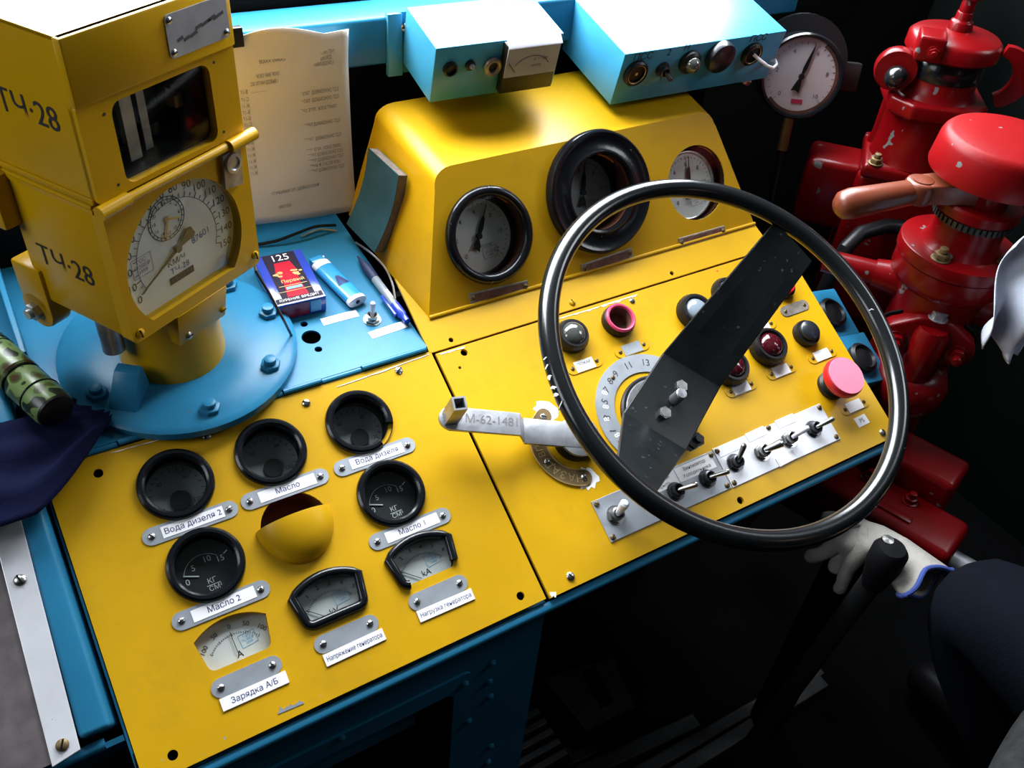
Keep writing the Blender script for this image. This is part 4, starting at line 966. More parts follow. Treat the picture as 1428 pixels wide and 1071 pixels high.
pa = [fr.uv(px, py, h) for px, py, h in ((1051, 76, .006), (1060, 84, .014), (1070, 92, .020), (1078, 95, .020), (1083, 90, .016), (1081, 84, .010), (1076, 84, .004))]
MB().tube([(p.x, p.y, p.z) for p in pa], .0021, 8).build('white_wire', 'lighter_white', o, FM)
b = MB()
for t, px, py, h in (('ПСС', 897, 79, .0095), ('2', 933, 73, .009), ('1', 921, 110, .008), ('Н', 958, 66, .009), ('ПСС', 1058, 53, .0095)): q = fr.uv(px, py); b.text(t, h, T(q.x, q.y, .0004))
b.build('lettering', 'ink_black', o, FM, smooth=0)['kind'] = 'stuff'
q = fr.uv(1050, 107, .0); MB().lathe([(.004, -.014), (.012, -.010), (.012, -.004), (.006, 0)], 20, T(q.x, q.y-.004, -.012) @ RX(-90) @ RY(25)).build('chrome_knob', 'steel', o, FM)
MB().rod((.050, .036, -.0718), (.050, .060, -.0718), .006, 10).build('cable_gland', 'black_plastic', o)

# ------------------------------------------------------------------ paper sheet hanging on the beam
def sheet(u, v):
    px = -.135 + u*.152; zz = .896 + v*.222 - .010*(1-u) * 0
    y = .252 - .004*sin(u*PI) - .010*(1-v)**3 - (.012*(v-.85)/.15*(1-u*.6) if v > .85 else 0)
    zz += (.014*sin(min(1, u*1.25)*PI)*max(0, v-.7)/.3)
    zz += (.016*(1-u) - .0)*(1-v)*.9
    return (px + .002*v, y, zz)
ps = thing('paper_sheet', 'curled typed paper sheet hanging from the blue beam behind the speed recorder', 'paper', T(-.06, .252, .90))
b = MB().grid(sheet, 20, 24, T(.06, -.252, -.90)); pm = b.build('sheet', 'sheet_paper', ps, smooth=60)
so2 = pm.modifiers.new('thickness', 'SOLIDIFY'); so2.thickness = .0003
b = MB()
rows_ = [('Ц.ЯЗМИЗ  А ЯЗОМ', .42, .86, .9), ('СКОР  ВАИ  СКОР', .38, .80, .8), ('1.ВЫЕЗД НИ ПС ВС', .35, .77, .9), ('.....................', .3, .74, 1),
         ('ЕДТ ОКНОЗАВОД  ТИЛ/УЗЛ', .74, .70, 1), ('ЕДТ ОКНОЗАВОД  ТИЛ/УЗЛ', .74, .66, 1), ('ОМИТ БЛОК  ЛУТЕ 3/ИТ', .74, .61, 1), ('ЕДТ ОКНОЗАВОД ТИЛ/ЗИ', .75, .53, 1), ('ЕДТ ОКНОЗАВОД  ТИЛ/ТИ', .75, .45, 1),
         ('ОМИТ БЛОК  ЛУТЕ 3/ИТ', .76, .39, 1), ('ЕДТ ОКНОЗАВОД ТИЛ/ЗИ', .76, .36, 1), ('ЕДТ ОКНОЗАВОД ТИЛ/ЗИ', .76, .33, 1), ('ЦЕМ ВЕСА С Ф 30/ИП', .76, .30, 1), ('ЕДТ ОКНОЗАВОД ТИЛ/ЗИ', .76, .27, 1),
         ('ФИО ПОМОЩ  ПО МАРШРУТУ', .5, .18, 1.1), ('БЕЗ ТОРМ', .4, .09, .8), ('УЧЕТ ЛИСТ', .83, .90, .8), ('ДОКЛАД', .82, .87, .8), ('1.ПРОДОЛЖИТ', .80, .84, .9)]
for t, u, v, k in rows_:
    p = Vector(sheet(u, v)); p2 = Vector(sheet(u, v+.01)); tl = math.degrees(math.atan2(-(p2.y-p.y), p2.z-p.z))
    b.text(t, .0042, T(.06, -.252, -.90) @ T(p.x, p.y-.0008, p.z) @ RX(90-tl) @ SC(-1, 1, 1), sx=.62*k)
for i in range(14):
    p = Vector(sheet(.20, .74 - i*.034)); b.text(random.choice(('Б-17', 'С-17', 'Ж-11', 'В-17')), .0042, T(.06, -.252, -.90) @ T(p.x, p.y-.0008, p.z) @ RX(90) @ SC(-1, 1, 1), sx=.7)
b.build('typed_text', 'ink_grey', ps, smooth=0)['kind'] = 'stuff'
q = onY(331, 52, .236); tag(MB().box(-.010, .010, -.004, .004, -.010, .010).build('magnet', 'black_plastic', M=T(q.x-.004, .238, q.z), bevel=.001), 'small black magnet clamping the typed paper sheet to the beam', 'magnet')

# ------------------------------------------------------------------ things on the blue shelf
# cigarette pack
A_, B_, C_, D_ = [FS.uv(px, py, .0225) for px, py in ((359, 365), (416, 348), (454, 409), (383, 425))]
mid = (A_+B_+C_+D_)/4; ax_ = ((A_+B_) - (C_+D_)); yaw = math.degrees(math.atan2(ax_.y, ax_.x)) - 90
pk = thing('cigarette_pack', 'dark blue and red cigarette pack printed 125 lying on the shelf', 'cigarette pack', FS.M @ T(mid.x, mid.y, .0003) @ RZ(yaw))
pw, pl, ph = .056, .086, .0222
MB().box(-pw/2, pw/2, -pl/2, pl/2, 0, ph).build('box', 'pack_blue', pk, bevel=.001)
z = T(0, 0, ph)
b = MB().box(-.0185, .0185, -.036, .042, 0, .0002, z); b.build('black_field', 'pack_black', pk, smooth=0)
b = MB().prism([(-.012, -.034), (.012, -.034), (.009, -.010), (.012, .010), (.009, .026), (-.009, .026), (-.012, .010), (-.009, -.010)], .0002, .0004, z); b.build('red_field', 'pack_red', pk, smooth=0)
b = MB().text('125', .0105, z @ T(0, .0335, .0006), sx=1.0); b.build('number', 'ink_white', pk, smooth=0)
b = MB()
for sx_ in (-1, 1):
    for k in range(9): t = random.uniform(0, 6.28); r_ = random.uniform(.001, .006); b.prism([(sx_*.010 + r_*cos(t) + .0022*cos(R_(s)), .006 + r_*sin(t) + .0014*sin(R_(s))) for s in range(0, 360, 60)], 0, .0002, z @ T(0, 0, .0005))
b.text('Первый', .0050, z @ T(.002, -.007, .0006)); b.box(-.016, .016, -.0145, -.0138, 0, .0002, z @ T(0, 0, .0005)); b.box(-.020, .020, -.0235, -.0230, 0, .0002, z @ T(0, 0, .0005)); b.build('gold_print', 'gold', pk, smooth=0)
b = MB().box(-.009, .009, -.0205, -.0165, 0, .0003, z @ T(0, 0, .0005)); b.build('blue_badge', 'ink_cyan', pk, smooth=0)
b = MB().box(-pw/2+.002, pw/2-.002, -.0400, -.0325, .0001, .0004, z).mat(1); b.text('КУРЕНИЕ ВРЕДИТ', .0036, z @ T(0, -.0362, .0006)); b.build('warning_band', ['pack_black', 'ink_white'], pk, smooth=0)
MB().box(.010, .022, -pl/2-.0006, -pl/2, .004, .0195).build('tax_stamp', 'ink_cyan', pk, smooth=0); MB().box(-.022, .008, -pl/2-.0004, -pl/2, .002, .020).build('dark_end', 'pack_red', pk, smooth=0)
# lighter
a, c_ = FS.uv(446, 368, .007), FS.uv(499, 421, .007); d = c_-a; L = d.length
lg = thing('lighter', 'blue and white gas lighter lying beside the cigarette pack', 'lighter', FS.M @ T(a.x, a.y, .0072) @ RZ(math.degrees(math.atan2(d.y, d.x))))
def oval(wy, wz, n=24): return [(wy*cos(2*PI*i/n), wz*sin(2*PI*i/n)) for i in range(n)]
def oprism(x0, x1, wy, wz): 
    b = MB(); b.prism(oval(wy, wz), x0, x1, Matrix(((0, 0, 1, 0), (1, 0, 0, 0), (0, 1, 0, 0), (0, 0, 0, 1)))); return b
oprism(.010, L-.006, .0118, .0068).build('body', 'lighter_blue', lg, smooth=50); oprism(L-.006, L, .0120, .0070).build('base_cap', 'lighter_white', lg, bevel=.0006, smooth=50); oprism(0, .010, .0114, .0066).build('collar', 'lighter_white', lg, bevel=.0006, smooth=50)
MB().lathe([(.0026, 0), (.0026, .0004)], 14, T(L, 0, 0) @ RY(90)).build('base_hole', 'ink_black', lg)
MB().box(-.010, 0, -.0090, .0080, -.005, .005).build('hood', 'lighter_blue', lg, bevel=.002); MB().cyl(.0042, -.003, .003, 18, T(-.006, .006, 0) @ RX(90)).build('spark_wheel', 'worn_steel', lg)
b = MB()
for i in range(8): s = -.0065 + i*.0019; b.prism([(.034, s*.25-.0003), (.034, s*.25+.0003), (.050, s+.0006), (.050, s-.0006)], .0066, .0070)
b.build('fan_print', 'ink_navy', lg, smooth=0)
# pen
a, c_ = FS.uv(502, 362, .006), FS.uv(568, 449, .006); d = c_-a; L = d.length
pn = thing('pen', 'blue ballpoint pen with clear barrel lying along the yellow cowl', 'pen', FS.M @ T(a.x, a.y, .0065) @ RZ(math.degrees(math.atan2(d.y, d.x))))
ry = RY(90)
MB().lathe([(.0010, -.006), (.0018, 0), (.0045, .010), (.0055, .018), (.0055, L*.33)], 18, ry).build('grip', 'pen_grip', pn); MB().lathe([(.0050, L*.33), (.0050, L*.74)], 18, ry).build('barrel', 'lens_grey', pn); MB().lathe([(.0054, L*.74), (.0054, L*.90), (.0040, L*.92), (.0038, L*1.0)], 18, ry).build('end_cap', 'pen_blue', pn)
MB().box(L*.58, L*.88, -.0085, -.0055, -.002, .002).build('clip', 'pen_blue', pn, bevel=.001); MB().box(L*.55, L*.68, -.002, .002, .0046, .0052).build('white_label', 'paper', pn, smooth=0)
# note book leaning on the cowl
NB = thing('notebook', 'worn teal notebook standing on the shelf against the yellow cowl', 'notebook', ID)
p0 = onY(533, 352, .150); p1 = onY(565, 243, .150); up = (p1-p0).normalized(); bk = Vector((-.10, 1, .10)).normalized(); nr = up.cross(bk).normalized()
NB.matrix_basis = Matrix(((nr.x, bk.x, up.x, p0.x), (nr.y, bk.y, up.y, p0.y), (nr.z, bk.z, up.z, p0.z), (0, 0, 0, 1)))
Hh = (p1-p0).length
def leaf(th, off, yy):
    b = MB(); n = 8; vs = []
    for k in range(n+1):
        t = k/n; bow = -.006*sin(t*PI); vs += [(off+bow, 0, t*Hh), (off+th+bow, 0, t*Hh), (off+th+bow, yy, t*Hh), (off+bow, yy, t*Hh)]
    fs = [(0, 1, 2, 3), (4*n+3, 4*n+2, 4*n+1, 4*n)]
    for k in range(n):
        for j in range(4): fs.append((4*k+j, 4*k+4+j, 4*k+4+(j+1) % 4, 4*k+(j+1) % 4))
    return b.add(vs, fs)
leaf(.0012, -.0012, .066).build('front_cover', 'book_cover', NB); leaf(.010, 0, .064).build('pages', 'book_pages', NB); leaf(.0012, .010, .066).build('back_cover', 'book_cover', NB)
# wires at the back of the shelf
def shelf_wire(pts, r, m, name, label):
    P_ = [FS.w(*FS.uv(px, py, h).xy, h) for px, py, h in pts]
    out = []
    for i in range(len(P_)-1):
        p_, q_ = P_[i], P_[i+1]; a_ = P_[i-1] if i else p_; b_ = P_[i+2] if i+2 < len(P_) else q_
        for k in range(5):
            t = k/5; out.append(.5*((2*p_) + (q_-a_)*t + (2*a_-5*p_+4*q_-b_)*t*t + (3*p_-a_-3*q_+b_)*t**3))
    out.append(P_[-1])
    return tag(MB().tube(out, r, 6).build(name, m), label, 'wire')
shelf_wire(((496, 338, .004), (516, 352, .018), (536, 372, .012), (547, 395, .003), (551, 417, .002)), .0013, 'worn_steel', 'bent_wire', 'short bent grey wire lying between the pen and the notebook')
shelf_wire(((352, 342, .003), (385, 336, .006), (415, 325, .012), (440, 316, .014), (468, 314, .008)), .0018, 'black_plastic', 'black_cable', 'thin black cable lying at the back of the blue shelf')
shelf_wire(((420, 330, .003), (445, 320, .003), (470, 322, .003)), .0010, 'brass', 'copper_wire', 'thin copper wire crossing the black cable at the shelf back')

# ------------------------------------------------------------------ jacket and torch on the left
jc = MB()
def cloth(u, v):
    # u along the length from off-frame to the tip, v across
    x = -.80 + u*(.482 - .085*v); y0 = -.055 + .012*u; 
    yy = (-.060 + .10*max(0, (u-.80)/.2)**1.3)*(1-v) + (.215 - .175*max(0, (u-.62)/.38)**1.1)*v
    x += .085*v*max(0, u-.62)/.38
    edge = min(1, 9*min(u if u > .0 else 0, 1-u, v, 1-v))
    zz = .0035 + edge*(.010 + .006*sin(9*u+5*v)*sin(7*v+2) + .004*sin(23*u-11*v) + .003*sin(31*v+13*u)) + .010*math.exp(-((u-.55)**2+(v-.5)**2)*9)
    return FS.w(x, yy, zz + (max(0, -yy)*.0 if yy > 0 else 0) + (.010 if yy < 0.01 else .010*max(0, 1-(yy-.01)/.04)))
jc.grid(cloth, 60, 44)
jo = jc.build('jacket', 'navy_cloth', smooth=80); jo.modifiers.new('thickness', 'SOLIDIFY').thickness = .003
tag(jo, 'dark navy cloth jacket heaped at the left end of the blue shelf', 'jacket')
fa, fb_ = FS.w(*FS.uv(-25, 480, .042).xy, .044), FS.w(*FS.uv(78, 574, .042).xy, .044); M, L = along(fa, fb_)
tr = thing('torch', 'camouflage green torch lying on the navy jacket', 'torch', M)
r_ = .0185
MB().lathe([(r_*1.02, 0), (r_*1.02, L*.52), (r_*.93, L*.54), (r_*.93, L*.57), (r_, L*.59), (r_*1.0, L*.96), (r_*.94, L)], 36).build('barrel', 'camo', tr)
MB().lathe([(r_*.93, L), (r_*.90, L+.002), (r_*.80, L+.003), (1e-5, L+.0025)], 36, cap0=False, cap1=False).build('end_cap', 'black_plastic', tr)
for zz in (L*.15, L*.20, L*.555, L*.80): MB().torus(r_*.985 if zz != L*.555 else r_*.96, .0012, 36, 8, T(0, 0, zz)).build('grip_ring', 'black_bezel', tr)

# ------------------------------------------------------------------ pressure gauge on bracket
gc = at(1118, 107, 1.40); nz = Vector((-.55, -.80, .26)).normalized(); gx = Vector((0, 0, 1)).cross(nz).normalized(); gy = nz.cross(gx)
GM = Matrix(((gx.x, gy.x, nz.x, gc.x), (gx.y, gy.y, nz.y, gc.y), (gx.z, gy.z, nz.z, gc.z), (0, 0, 0, 1)))
pg = thing('wall_gauge', 'round pressure gauge with pinkish dial on a black bracket behind the long blue box', 'pressure gauge', GM)
Rg = .056
MB().lathe([(Rg*.9, -.045), (Rg*1.02, -.040), (Rg*1.02, -.004), (Rg*1.04, 0), (Rg, .004), (Rg*.94, .003), (Rg*.92, -.003)], 48, cap1=False).build('case', 'black_bezel', pg)
MB().lathe([(Rg*1.22, -.060), (Rg*1.22, -.048)], 40, T(.006, .012, 0)).build('back_plate', 'black_plastic', pg)
dl = MB().cyl(Rg*.93, -.004, -.0032, 48).build('dial', material('dial_pink', (.62, .50, .52), .5, var=.06), pg)
MB().lathe([(Rg*.93, -.0030), (Rg*.84, -.0028)], 40, cap0=False, cap1=False, a0=-140, a1=60).build('red_arc', 'plate_brown', dl, smooth=0)
b = MB()
for i in range(25): b.box(-.0025 if i % 4 == 0 else -.0012, .0015, -.0003, .0003, 0, .0002, T(0, 0, -.0029) @ RZ(225-270*i/24) @ T(Rg*.80, 0, 0))
for i, s in enumerate(('0', '2', '4', '6', '8', '10')): a = R_(225-54*i); b.text(s, .0060, T(Rg*.64*cos(a), Rg*.64*sin(a), -.0028))
b.build('numerals', 'ink_dark', dl, smooth=0)
b = MB(); b.prism([(-.002, -.020), (-.006, -.022), (-.004, -.010), (-.0012, 0), (-.003, .012), (-.002, .026), (-.0003, .046), (.0003, .046), (.002, .026), (.003, .012), (.0012, 0), (.004, -.010), (.006, -.022), (.002, -.020)], 0, .001, T(0, 0, -.0018) @ RZ(-14)); b.cyl(.004, -.003, .001, 14); b.build('needle', 'black_plastic', pg, smooth=0)
MB().box(-.008, .008, -.003, .003, 0, .0002, T(.001, -.034, -.0029)).build('stamp', 'ink_red', dl, smooth=0)
MB().cyl(Rg*.93, 0, .0006, 40).build('glass', 'glass', pg)
MB().rod((0, -Rg, -.02), (0, -Rg-.05, -.02), .008, 12).build('stem', 'dark_brass', pg)
MB().box(-.02, .10, -.02, .02, -.075, -.058).build('bracket', 'black_plastic', pg, bevel=.002)
MB().rod((0, -Rg-.045, -.02), (.02, -Rg-.35, -.08), .006, 10).build('pipe', 'black_plastic', pg)

# ------------------------------------------------------------------ red brake valves on the right
CN = Vector((-.76, -.65, 0)).normalized(); CT = Vector((.65, -.76, 0)).normalized()     # towards the driver's aisle, and across it
def facing(c, n=CN):
    t = Vector((0, 0, 1)).cross(n).normalized()
    return Matrix(((t.x, 0, n.x, c[0]), (t.y, 0, n.y, c[1]), (0, 1, n.z, c[2]), (0, 0, 0, 1)))
def hexbolt(r, h, stud, m='worn_steel', name='bolt'):
    b = MB().cyl(r*1.25, 0, r*.18, 20); b.prism(hexagon(r), r*.18, h)
    if stud: b.cyl(r*.55, h, h+stud, 14)
    return b.mesh(name, m, bevel=r*.08)
B1 = hexbolt(.0095, .009, .007, 'dark_brass'); B2 = hexbolt(.0085, .008, 0, 'worn_steel'); B3 = hexbolt(.0090, .008, .008, 'red_paint')
VX, VY = .660, -.165
v2 = thing('brake_valve', 'red train brake valve with round cap and brown lever handle', 'brake valve', T(VX, VY, .66))
LZ = T(0, 0, -.66)
b = MB(); b.lathe([(.060, .858), (.066, .864), (.0705, .872), (.0705, .895)], 56, LZ); b.build('body', 'red_paint', v2, smooth=40)
fl = [(.0735*cos(R_(a)), .0735*sin(R_(a))) for a in range(0, 360, 8)]
b = MB(); b.prism(fl, .8965, .9150, LZ); b.build('top_flange', 'red_paint', v2, bevel=.0025, seg=2)
b = MB(); b.lathe([(.050, .914), (.044, .922), (.0420, .930), (.0415, .962), (.046, .964)], 40, LZ, cap0=False); b.build('neck', 'red_paint', v2, smooth=40)
b = MB()
for i in range(44): b.box(.044, .0485, -.0020, .0020, .9535, .9620, LZ @ RZ(360*i/44))
b.cyl(.0455, .953, .9615, 40, LZ); b.build('notch_ring', 'grille_black', v2, smooth=0)
b = MB(); b.lathe([(.047, .962), (.050, .965), (.050, .976), (.047, .979)], 40, LZ); b.build('notch_plate', 'red_paint', v2, smooth=40)
b = MB(); b.lathe([(.030, .978), (.030, 1.020)], 28, LZ); b.build('spindle', 'red_paint', v2)
b = MB(); b.lathe([(.066, 1.013), (.0755, 1.013), (.0770, 1.017), (.0745, 1.048), (.0725, 1.0535), (.0690, 1.0575), (.0640, 1.0595), (.0300, 1.0615), (1e-5, 1.062)], 64, LZ, cap1=False); b.build('cap', 'cap_red', v2, smooth=50)
for a in (193, 287, 45): place('bolt', B1, v2, LZ @ T(.0575*cos(R_(a)), .0575*sin(R_(a)), .915))
# lever handle
h0 = Vector((VX, VY, 0)); g0, g1 = onZ(1283, 262, .990), onZ(1170, 287, .972)
loc = lambda p: p - Vector((VX, VY, .66))
hd = MB(); e0 = loc(Vector((VX, VY, .996))); e1 = loc(g0)
M, L = along(e1, e0); dirv = (e0-e1).normalized(); sv = dirv.cross(Vector((0, 0, 1))).normalized(); up_ = Vector((0, 0, 1))
hd.hexa([e1+sv*.018-up_*.014, e0+sv*.024-up_*.014, e0-sv*.024-up_*.014, e1-sv*.018-up_*.014], [e1+sv*.016+up_*.010, e0+sv*.022+up_*.014, e0-sv*.022+up_*.014, e1-sv*.016+up_*.010])
hd.lathe([(.0185, -.016), (.0200, -.006), (.0190, .007), (.0165, .0105), (1e-5, .0115)], 28, T(*e1), cap1=False)
ho = hd.build('handle_arm', 'handle_brown', v2, bevel=.003, seg=3, smooth=45)
MB().lathe([(.0125, .0112), (.0125, .0118), (.0112, .0120), (1e-5, .0120)], 24, T(*e1), cap0=False, cap1=False).build('pivot_pin', 'handle_brown', ho)
M, L = along(loc(g0)-up_*.004, loc(g1))
MB().lathe([(.0140, .004), (.0155, .014), (.0175, L*.6), (.0188, L*.85), (.0165, L*.97), (.010, L*1.03), (1e-5, L*1.05)], 28, M, cap1=False).build('handle_grip', 'handle_brown', v2, smooth=60)
# ports and lower body
b = MB(); b.lathe([(.052, .690), (.054, .72), (.050, .80), (.060, .862)], 40, LZ); b.build('lower_body', 'red_paint', v2, smooth=50)
ps0 = loc(Vector((VX, VY, .845))); pd = (Vector((-.62, .78, .0))).normalized()
b = MB(); b.rod(ps0 + pd*.05, ps0 + pd*.085, .024, 24, .019); b.rod(ps0 + pd*.085, ps0 + pd*.150, .0165, 24, .0155); b.build('left_port', 'red_paint', v2, smooth=40)
b = MB(); b.rod(ps0 - pd*.045 - up_*.015, ps0 - pd*.10 - up_*.015, .022, 20, .018); b.build('right_port', 'red_paint', v2, smooth=40)
# lobed front cover
fc = Vector((VX, VY, .800)) + CN*.050; FCV = T(*(-Vector((VX, VY, .66)))) @ facing(fc)
b = MB(); b.prism(arc_pts(.036, -.004, .0235, -100, 70, 10) + arc_pts(0, -.010, .048, 62, 118, 10) + arc_pts(-.036, -.004, .0235, 110, 280, 10) + [(-.012, -.032), (.012, -.032)], -.012, .012, FCV); b.build('front_cover', 'red_paint', v2, bevel=.004, seg=3, smooth=45)
b = MB(); b.prism(arc_pts(.037, -.003, .025, -100, 70, 10) + arc_pts(0, -.009, .050, 62, 118, 10) + arc_pts(-.037, -.003, .025, 110, 280, 10), -.016, -.0125, FCV); b.build('gasket', 'black_matt', v2)
for x in (-.038, .038): place('bolt', B3, v2, FCV @ T(x, -.006, .012) @ SC(1.25, 1.25, 1.25))
b = MB(); b.lathe([(.020, -.058), (.0225, -.03), (.0215, .015), (.018, .024)], 24, FCV @ T(0, 0, .010) @ RX(-90)); b.build('cover_boss', 'red_paint', v2, smooth=60)
place('bolt', B2, v2, T(*(fc + CN*.006 + Vector((0, 0, .036)) - Vector((VX, VY, .66)))) @ SC(1.2, 1.2, 1.2))
bc = Vector((VX, VY, 0)) + CN*.042
b = MB(); b.lathe([(.046, .690), (.053, .702), (.0545, .725), (.048, .742), (.030, .750)], 36, LZ @ T(CN.x*.040, CN.y*.040, 0)); b.build('drain_cup', 'red_paint', v2, smooth=60)
b = MB(); b.rod(loc(Vector((VX, VY, .70))), loc(Vector((VX, VY, .42))), .040, 28, .044); b.rod(loc(Vector((VX+.03, VY-.02, .72))), loc(Vector((VX+.03, VY-.02, .30))), .020, 16); b.build('stand_pipe', 'red_paint', v2, smooth=40)

# second valve behind it
WX, WY = .778, .018
v1 = thing('auxiliary_brake_valve', 'red brake valve with bare stem and two ears behind the capped valve', 'brake valve', T(WX, WY, .74) @ Matrix.Rotation(R_(0.5), 4, CN) )
LZ = T(0, 0, -.74); al_ = math.degrees(math.atan2(CN.y, CN.x))
def octo(r, k=.32): 
    o_ = []
    for i in range(4):
        for s in (-1, 1): a = R_(90*i + s*45*(1-k)); o_.append((r*cos(a), r*sin(a)))
    return o_
b = MB(); b.box(-.060, .060, -.064, .064, .905, .926, LZ @ RZ(al_)); b.build('lower_flange', 'red_paint', v1, bevel=.006, seg=3)
b = MB(); b.lathe([(.058, .926), (.055, .935), (.054, .990), (.060, 1.000)], 36, LZ); b.build('body', 'red_paint', v1, smooth=50)
for a in (60, 100, 150, 240): MB().lathe([(.014, .926), (.011, .94), (.011, .988), (.015, 1.002)], 18, LZ @ T(.055*cos(R_(al_+a)), .055*sin(R_(al_+a)), 0)).build('stud_rib', 'red_paint', v1, smooth=50)
b = MB(); b.prism(octo(.0740), 1.000, 1.022, LZ @ RZ(al_+8)); b.build('upper_flange', 'red_paint', v1, bevel=.004, seg=3, smooth=30)
b = MB(); b.lathe([(.056, 1.020), (.0480, 1.030), (.0465, 1.048)], 40, LZ, cap0=False); b.build('collar', 'red_paint', v1, smooth=50)
b = MB(); b.lathe([(.0480, 1.046), (.0490, 1.050), (.0485, 1.072), (.046, 1.074)], 40, LZ); b.build('dark_ring', 'black_bezel', v1, smooth=50)
b = MB(); b.lathe([(.054, 1.074), (.0600, 1.078), (.0595, 1.094), (.054, 1.099), (.018, 1.106)], 44, LZ); b.build('cover', 'red_paint', v1, smooth=50)
b = MB(); b.box(.018, .062, -.050, -.016, 1.076, 1.108, LZ @ RZ(al_)); cb_ = b.build('clamp_block', 'red_paint', v1, bevel=.004, seg=3)
place('bolt', B3, cb_, LZ @ RZ(al_) @ T(.062, -.028, 1.090) @ RY(90) @ SC(.8, .8, .6))
b = MB(); b.lathe([(.018, 1.100), (.014, 1.116), (.0105, 1.118), (.0100, 1.128)], 24, LZ); b.lathe([(.009, 1.126), (.0085, 1.146)], 18, LZ); b.prism(hexagon(.0135), 1.144, 1.158, LZ); b.build('stem', 'red_paint', v1, bevel=.001, smooth=45)
# ears
EM = LZ @ RZ(al_)
b = MB(); b.lathe([(.026, -.010), (.028, -.006), (.028, .006), (.026, .010)], 28, EM @ T(.030, -.062, 1.052) @ RY(90)); e_ = b.build('ear', 'red_paint', v1, smooth=40)
MB().sphere(.0150, 20, 12, EM @ T(.046, -.060, 1.046)).build('black_ball', 'black_gloss', e_)
vs_ = arc_pts(0, 0, .040, -75, 95, 18) + arc_pts(-.012, 0, .028, 80, -60, 14)
vs, fs = plate_mesh(vs_, [], .012, -.006)
b = MB().add(vs, fs, EM @ T(.014, .066, 1.060) @ RZ(90) @ RX(90)); b.build('ear', 'red_paint', v1, smooth=40)
for s in (-.040, .040): place('bolt', B1, v1, EM @ T(.050, s*1.2, .926) @ SC(.9, .9, .9))
b = MB(); b.box(-.045, .030, -.135, -.055, .80, .905, EM); b.box(-.055, .045, -.065, .060, .66, .905, EM); b.build('valve_base', 'red_paint', v1, bevel=.010, seg=3, smooth=50)
b = MB(); b.rod((0, 0, -.06), (0, 0, -.45), .035, 20); b.build('stand_pipe', 'red_paint', v1)

# red actuator under the desk end
act = thing('door_actuator', 'dark red steel actuator housing under the right end of the desk', 'actuator')
d0, d1 = onZ(1180, 672, .600), onZ(1338, 762, .600); ad = (d1-d0).normalized(); sd_ = Vector((0, 0, 1)).cross(ad)
act.matrix_basis = Matrix(((ad.x, sd_.x, 0, d0.x), (ad.y, sd_.y, 0, d0.y), (0, 0, 1, .50), (0, 0, 0, 1))); La = (d1-d0).length
MB().box(-.10, La, -.030, .055, .02, .100).build('housing', 'red_paint', act, bevel=.012, seg=4, smooth=60)
MB().box(-.02, La*.75, .050, .120, .03, .140).build('upper_housing', 'red_paint', act, bevel=.010, seg=4, smooth=60)
MB().rod((La, .012, .055), (La+.030, .012, .055), .020, 20).rod((La+.030, .012, .055), (La+.045, .012, .055), .013, 16).build('end_plug', 'worn_steel', act, smooth=40)
MB().box(.03, La*.6, -.012, .0, .100, .103).build('rib', 'red_paint', act, bevel=.001)
MB().box(-.30, -.10, -.05, .10, -.08, .16).build('mount', 'red_paint', act, bevel=.006)
for p in (.02, La*.5): place('bolt', B3, act, T(p, .03, .100))
MB().rod((La*.3, .0, .03), (La*.3, .0, -.50), .03, 16).build('leg', 'black_matt', act)

# hanging white rag
def rag(u, v):
    a = v*1.9; x = .030*sin(u*9)*(.35+.65*v) ; w_ = (u-.5)*(.105 - .060*v*v)
    return (w_, x*.8 + .012*sin(7*v+3*u), -.150*v + .012*sin(6*u))
rc = at(1450, 392, 1.19)
rg = MB().grid(rag, 26, 22).build('rag', 'white_rag', M=T(rc.x+.008, rc.y, rc.z+.040) @ RZ(-31), smooth=80); rg.modifiers.new('thickness', 'SOLIDIFY').thickness = .0015
tag(rg, 'pale bluish white rag hanging beside the capped red brake valve', 'rag')
hk = at(1452, 318, 1.19); tag(MB().rod((hk.x, hk.y, hk.z+.02), (hk.x+.30, hk.y+.02, hk.z+.05), .010, 14).build('rag_rail', 'black_plastic'), 'dark pipe from the right wall on which the rag hangs', 'pipe')
# black hose curving behind the wheel
hp_ = [at(px, py, d) for px, py, d in ((1180, 345, 1.40), (1200, 325, 1.42), (1235, 315, 1.44), (1270, 318, 1.46))]
tag(MB().tube([hp_[0]+Vector((-.02, .0, -.12)), hp_[0]+Vector((-.012, 0, -.05))] + hp_, .011, 12).build('rubber_hose', 'black_plastic'), 'black rubber hose curving behind the brown lever handle', 'hose')

# ------------------------------------------------------------------ skinned figures
def skin_mesh(name, verts, edges, radii, root=0, sub=2):
    me = bpy.data.meshes.new(name); me.from_pydata([tuple(v) for v in verts], edges, []); o = bpy.data.objects.new(name, me); col.objects.link(o)
    md = o.modifiers.new('skin', 'SKIN'); md.use_smooth_shade = True
    sv_ = me.skin_vertices[0].data
    for i, r in enumerate(radii): sv_[i].radius = r if isinstance(r, tuple) else (r, r)
    sv_[root].use_root = True
    if sub: o.modifiers.new('sub', 'SUBSURF').levels = sub
    dg = bpy.context.evaluated_depsgraph_get(); m2 = bpy.data.meshes.new_from_object(o.evaluated_get(dg)); m2.name = name
    bpy.data.objects.remove(o); bpy.data.meshes.remove(me)
    m2.shade_smooth(); return m2
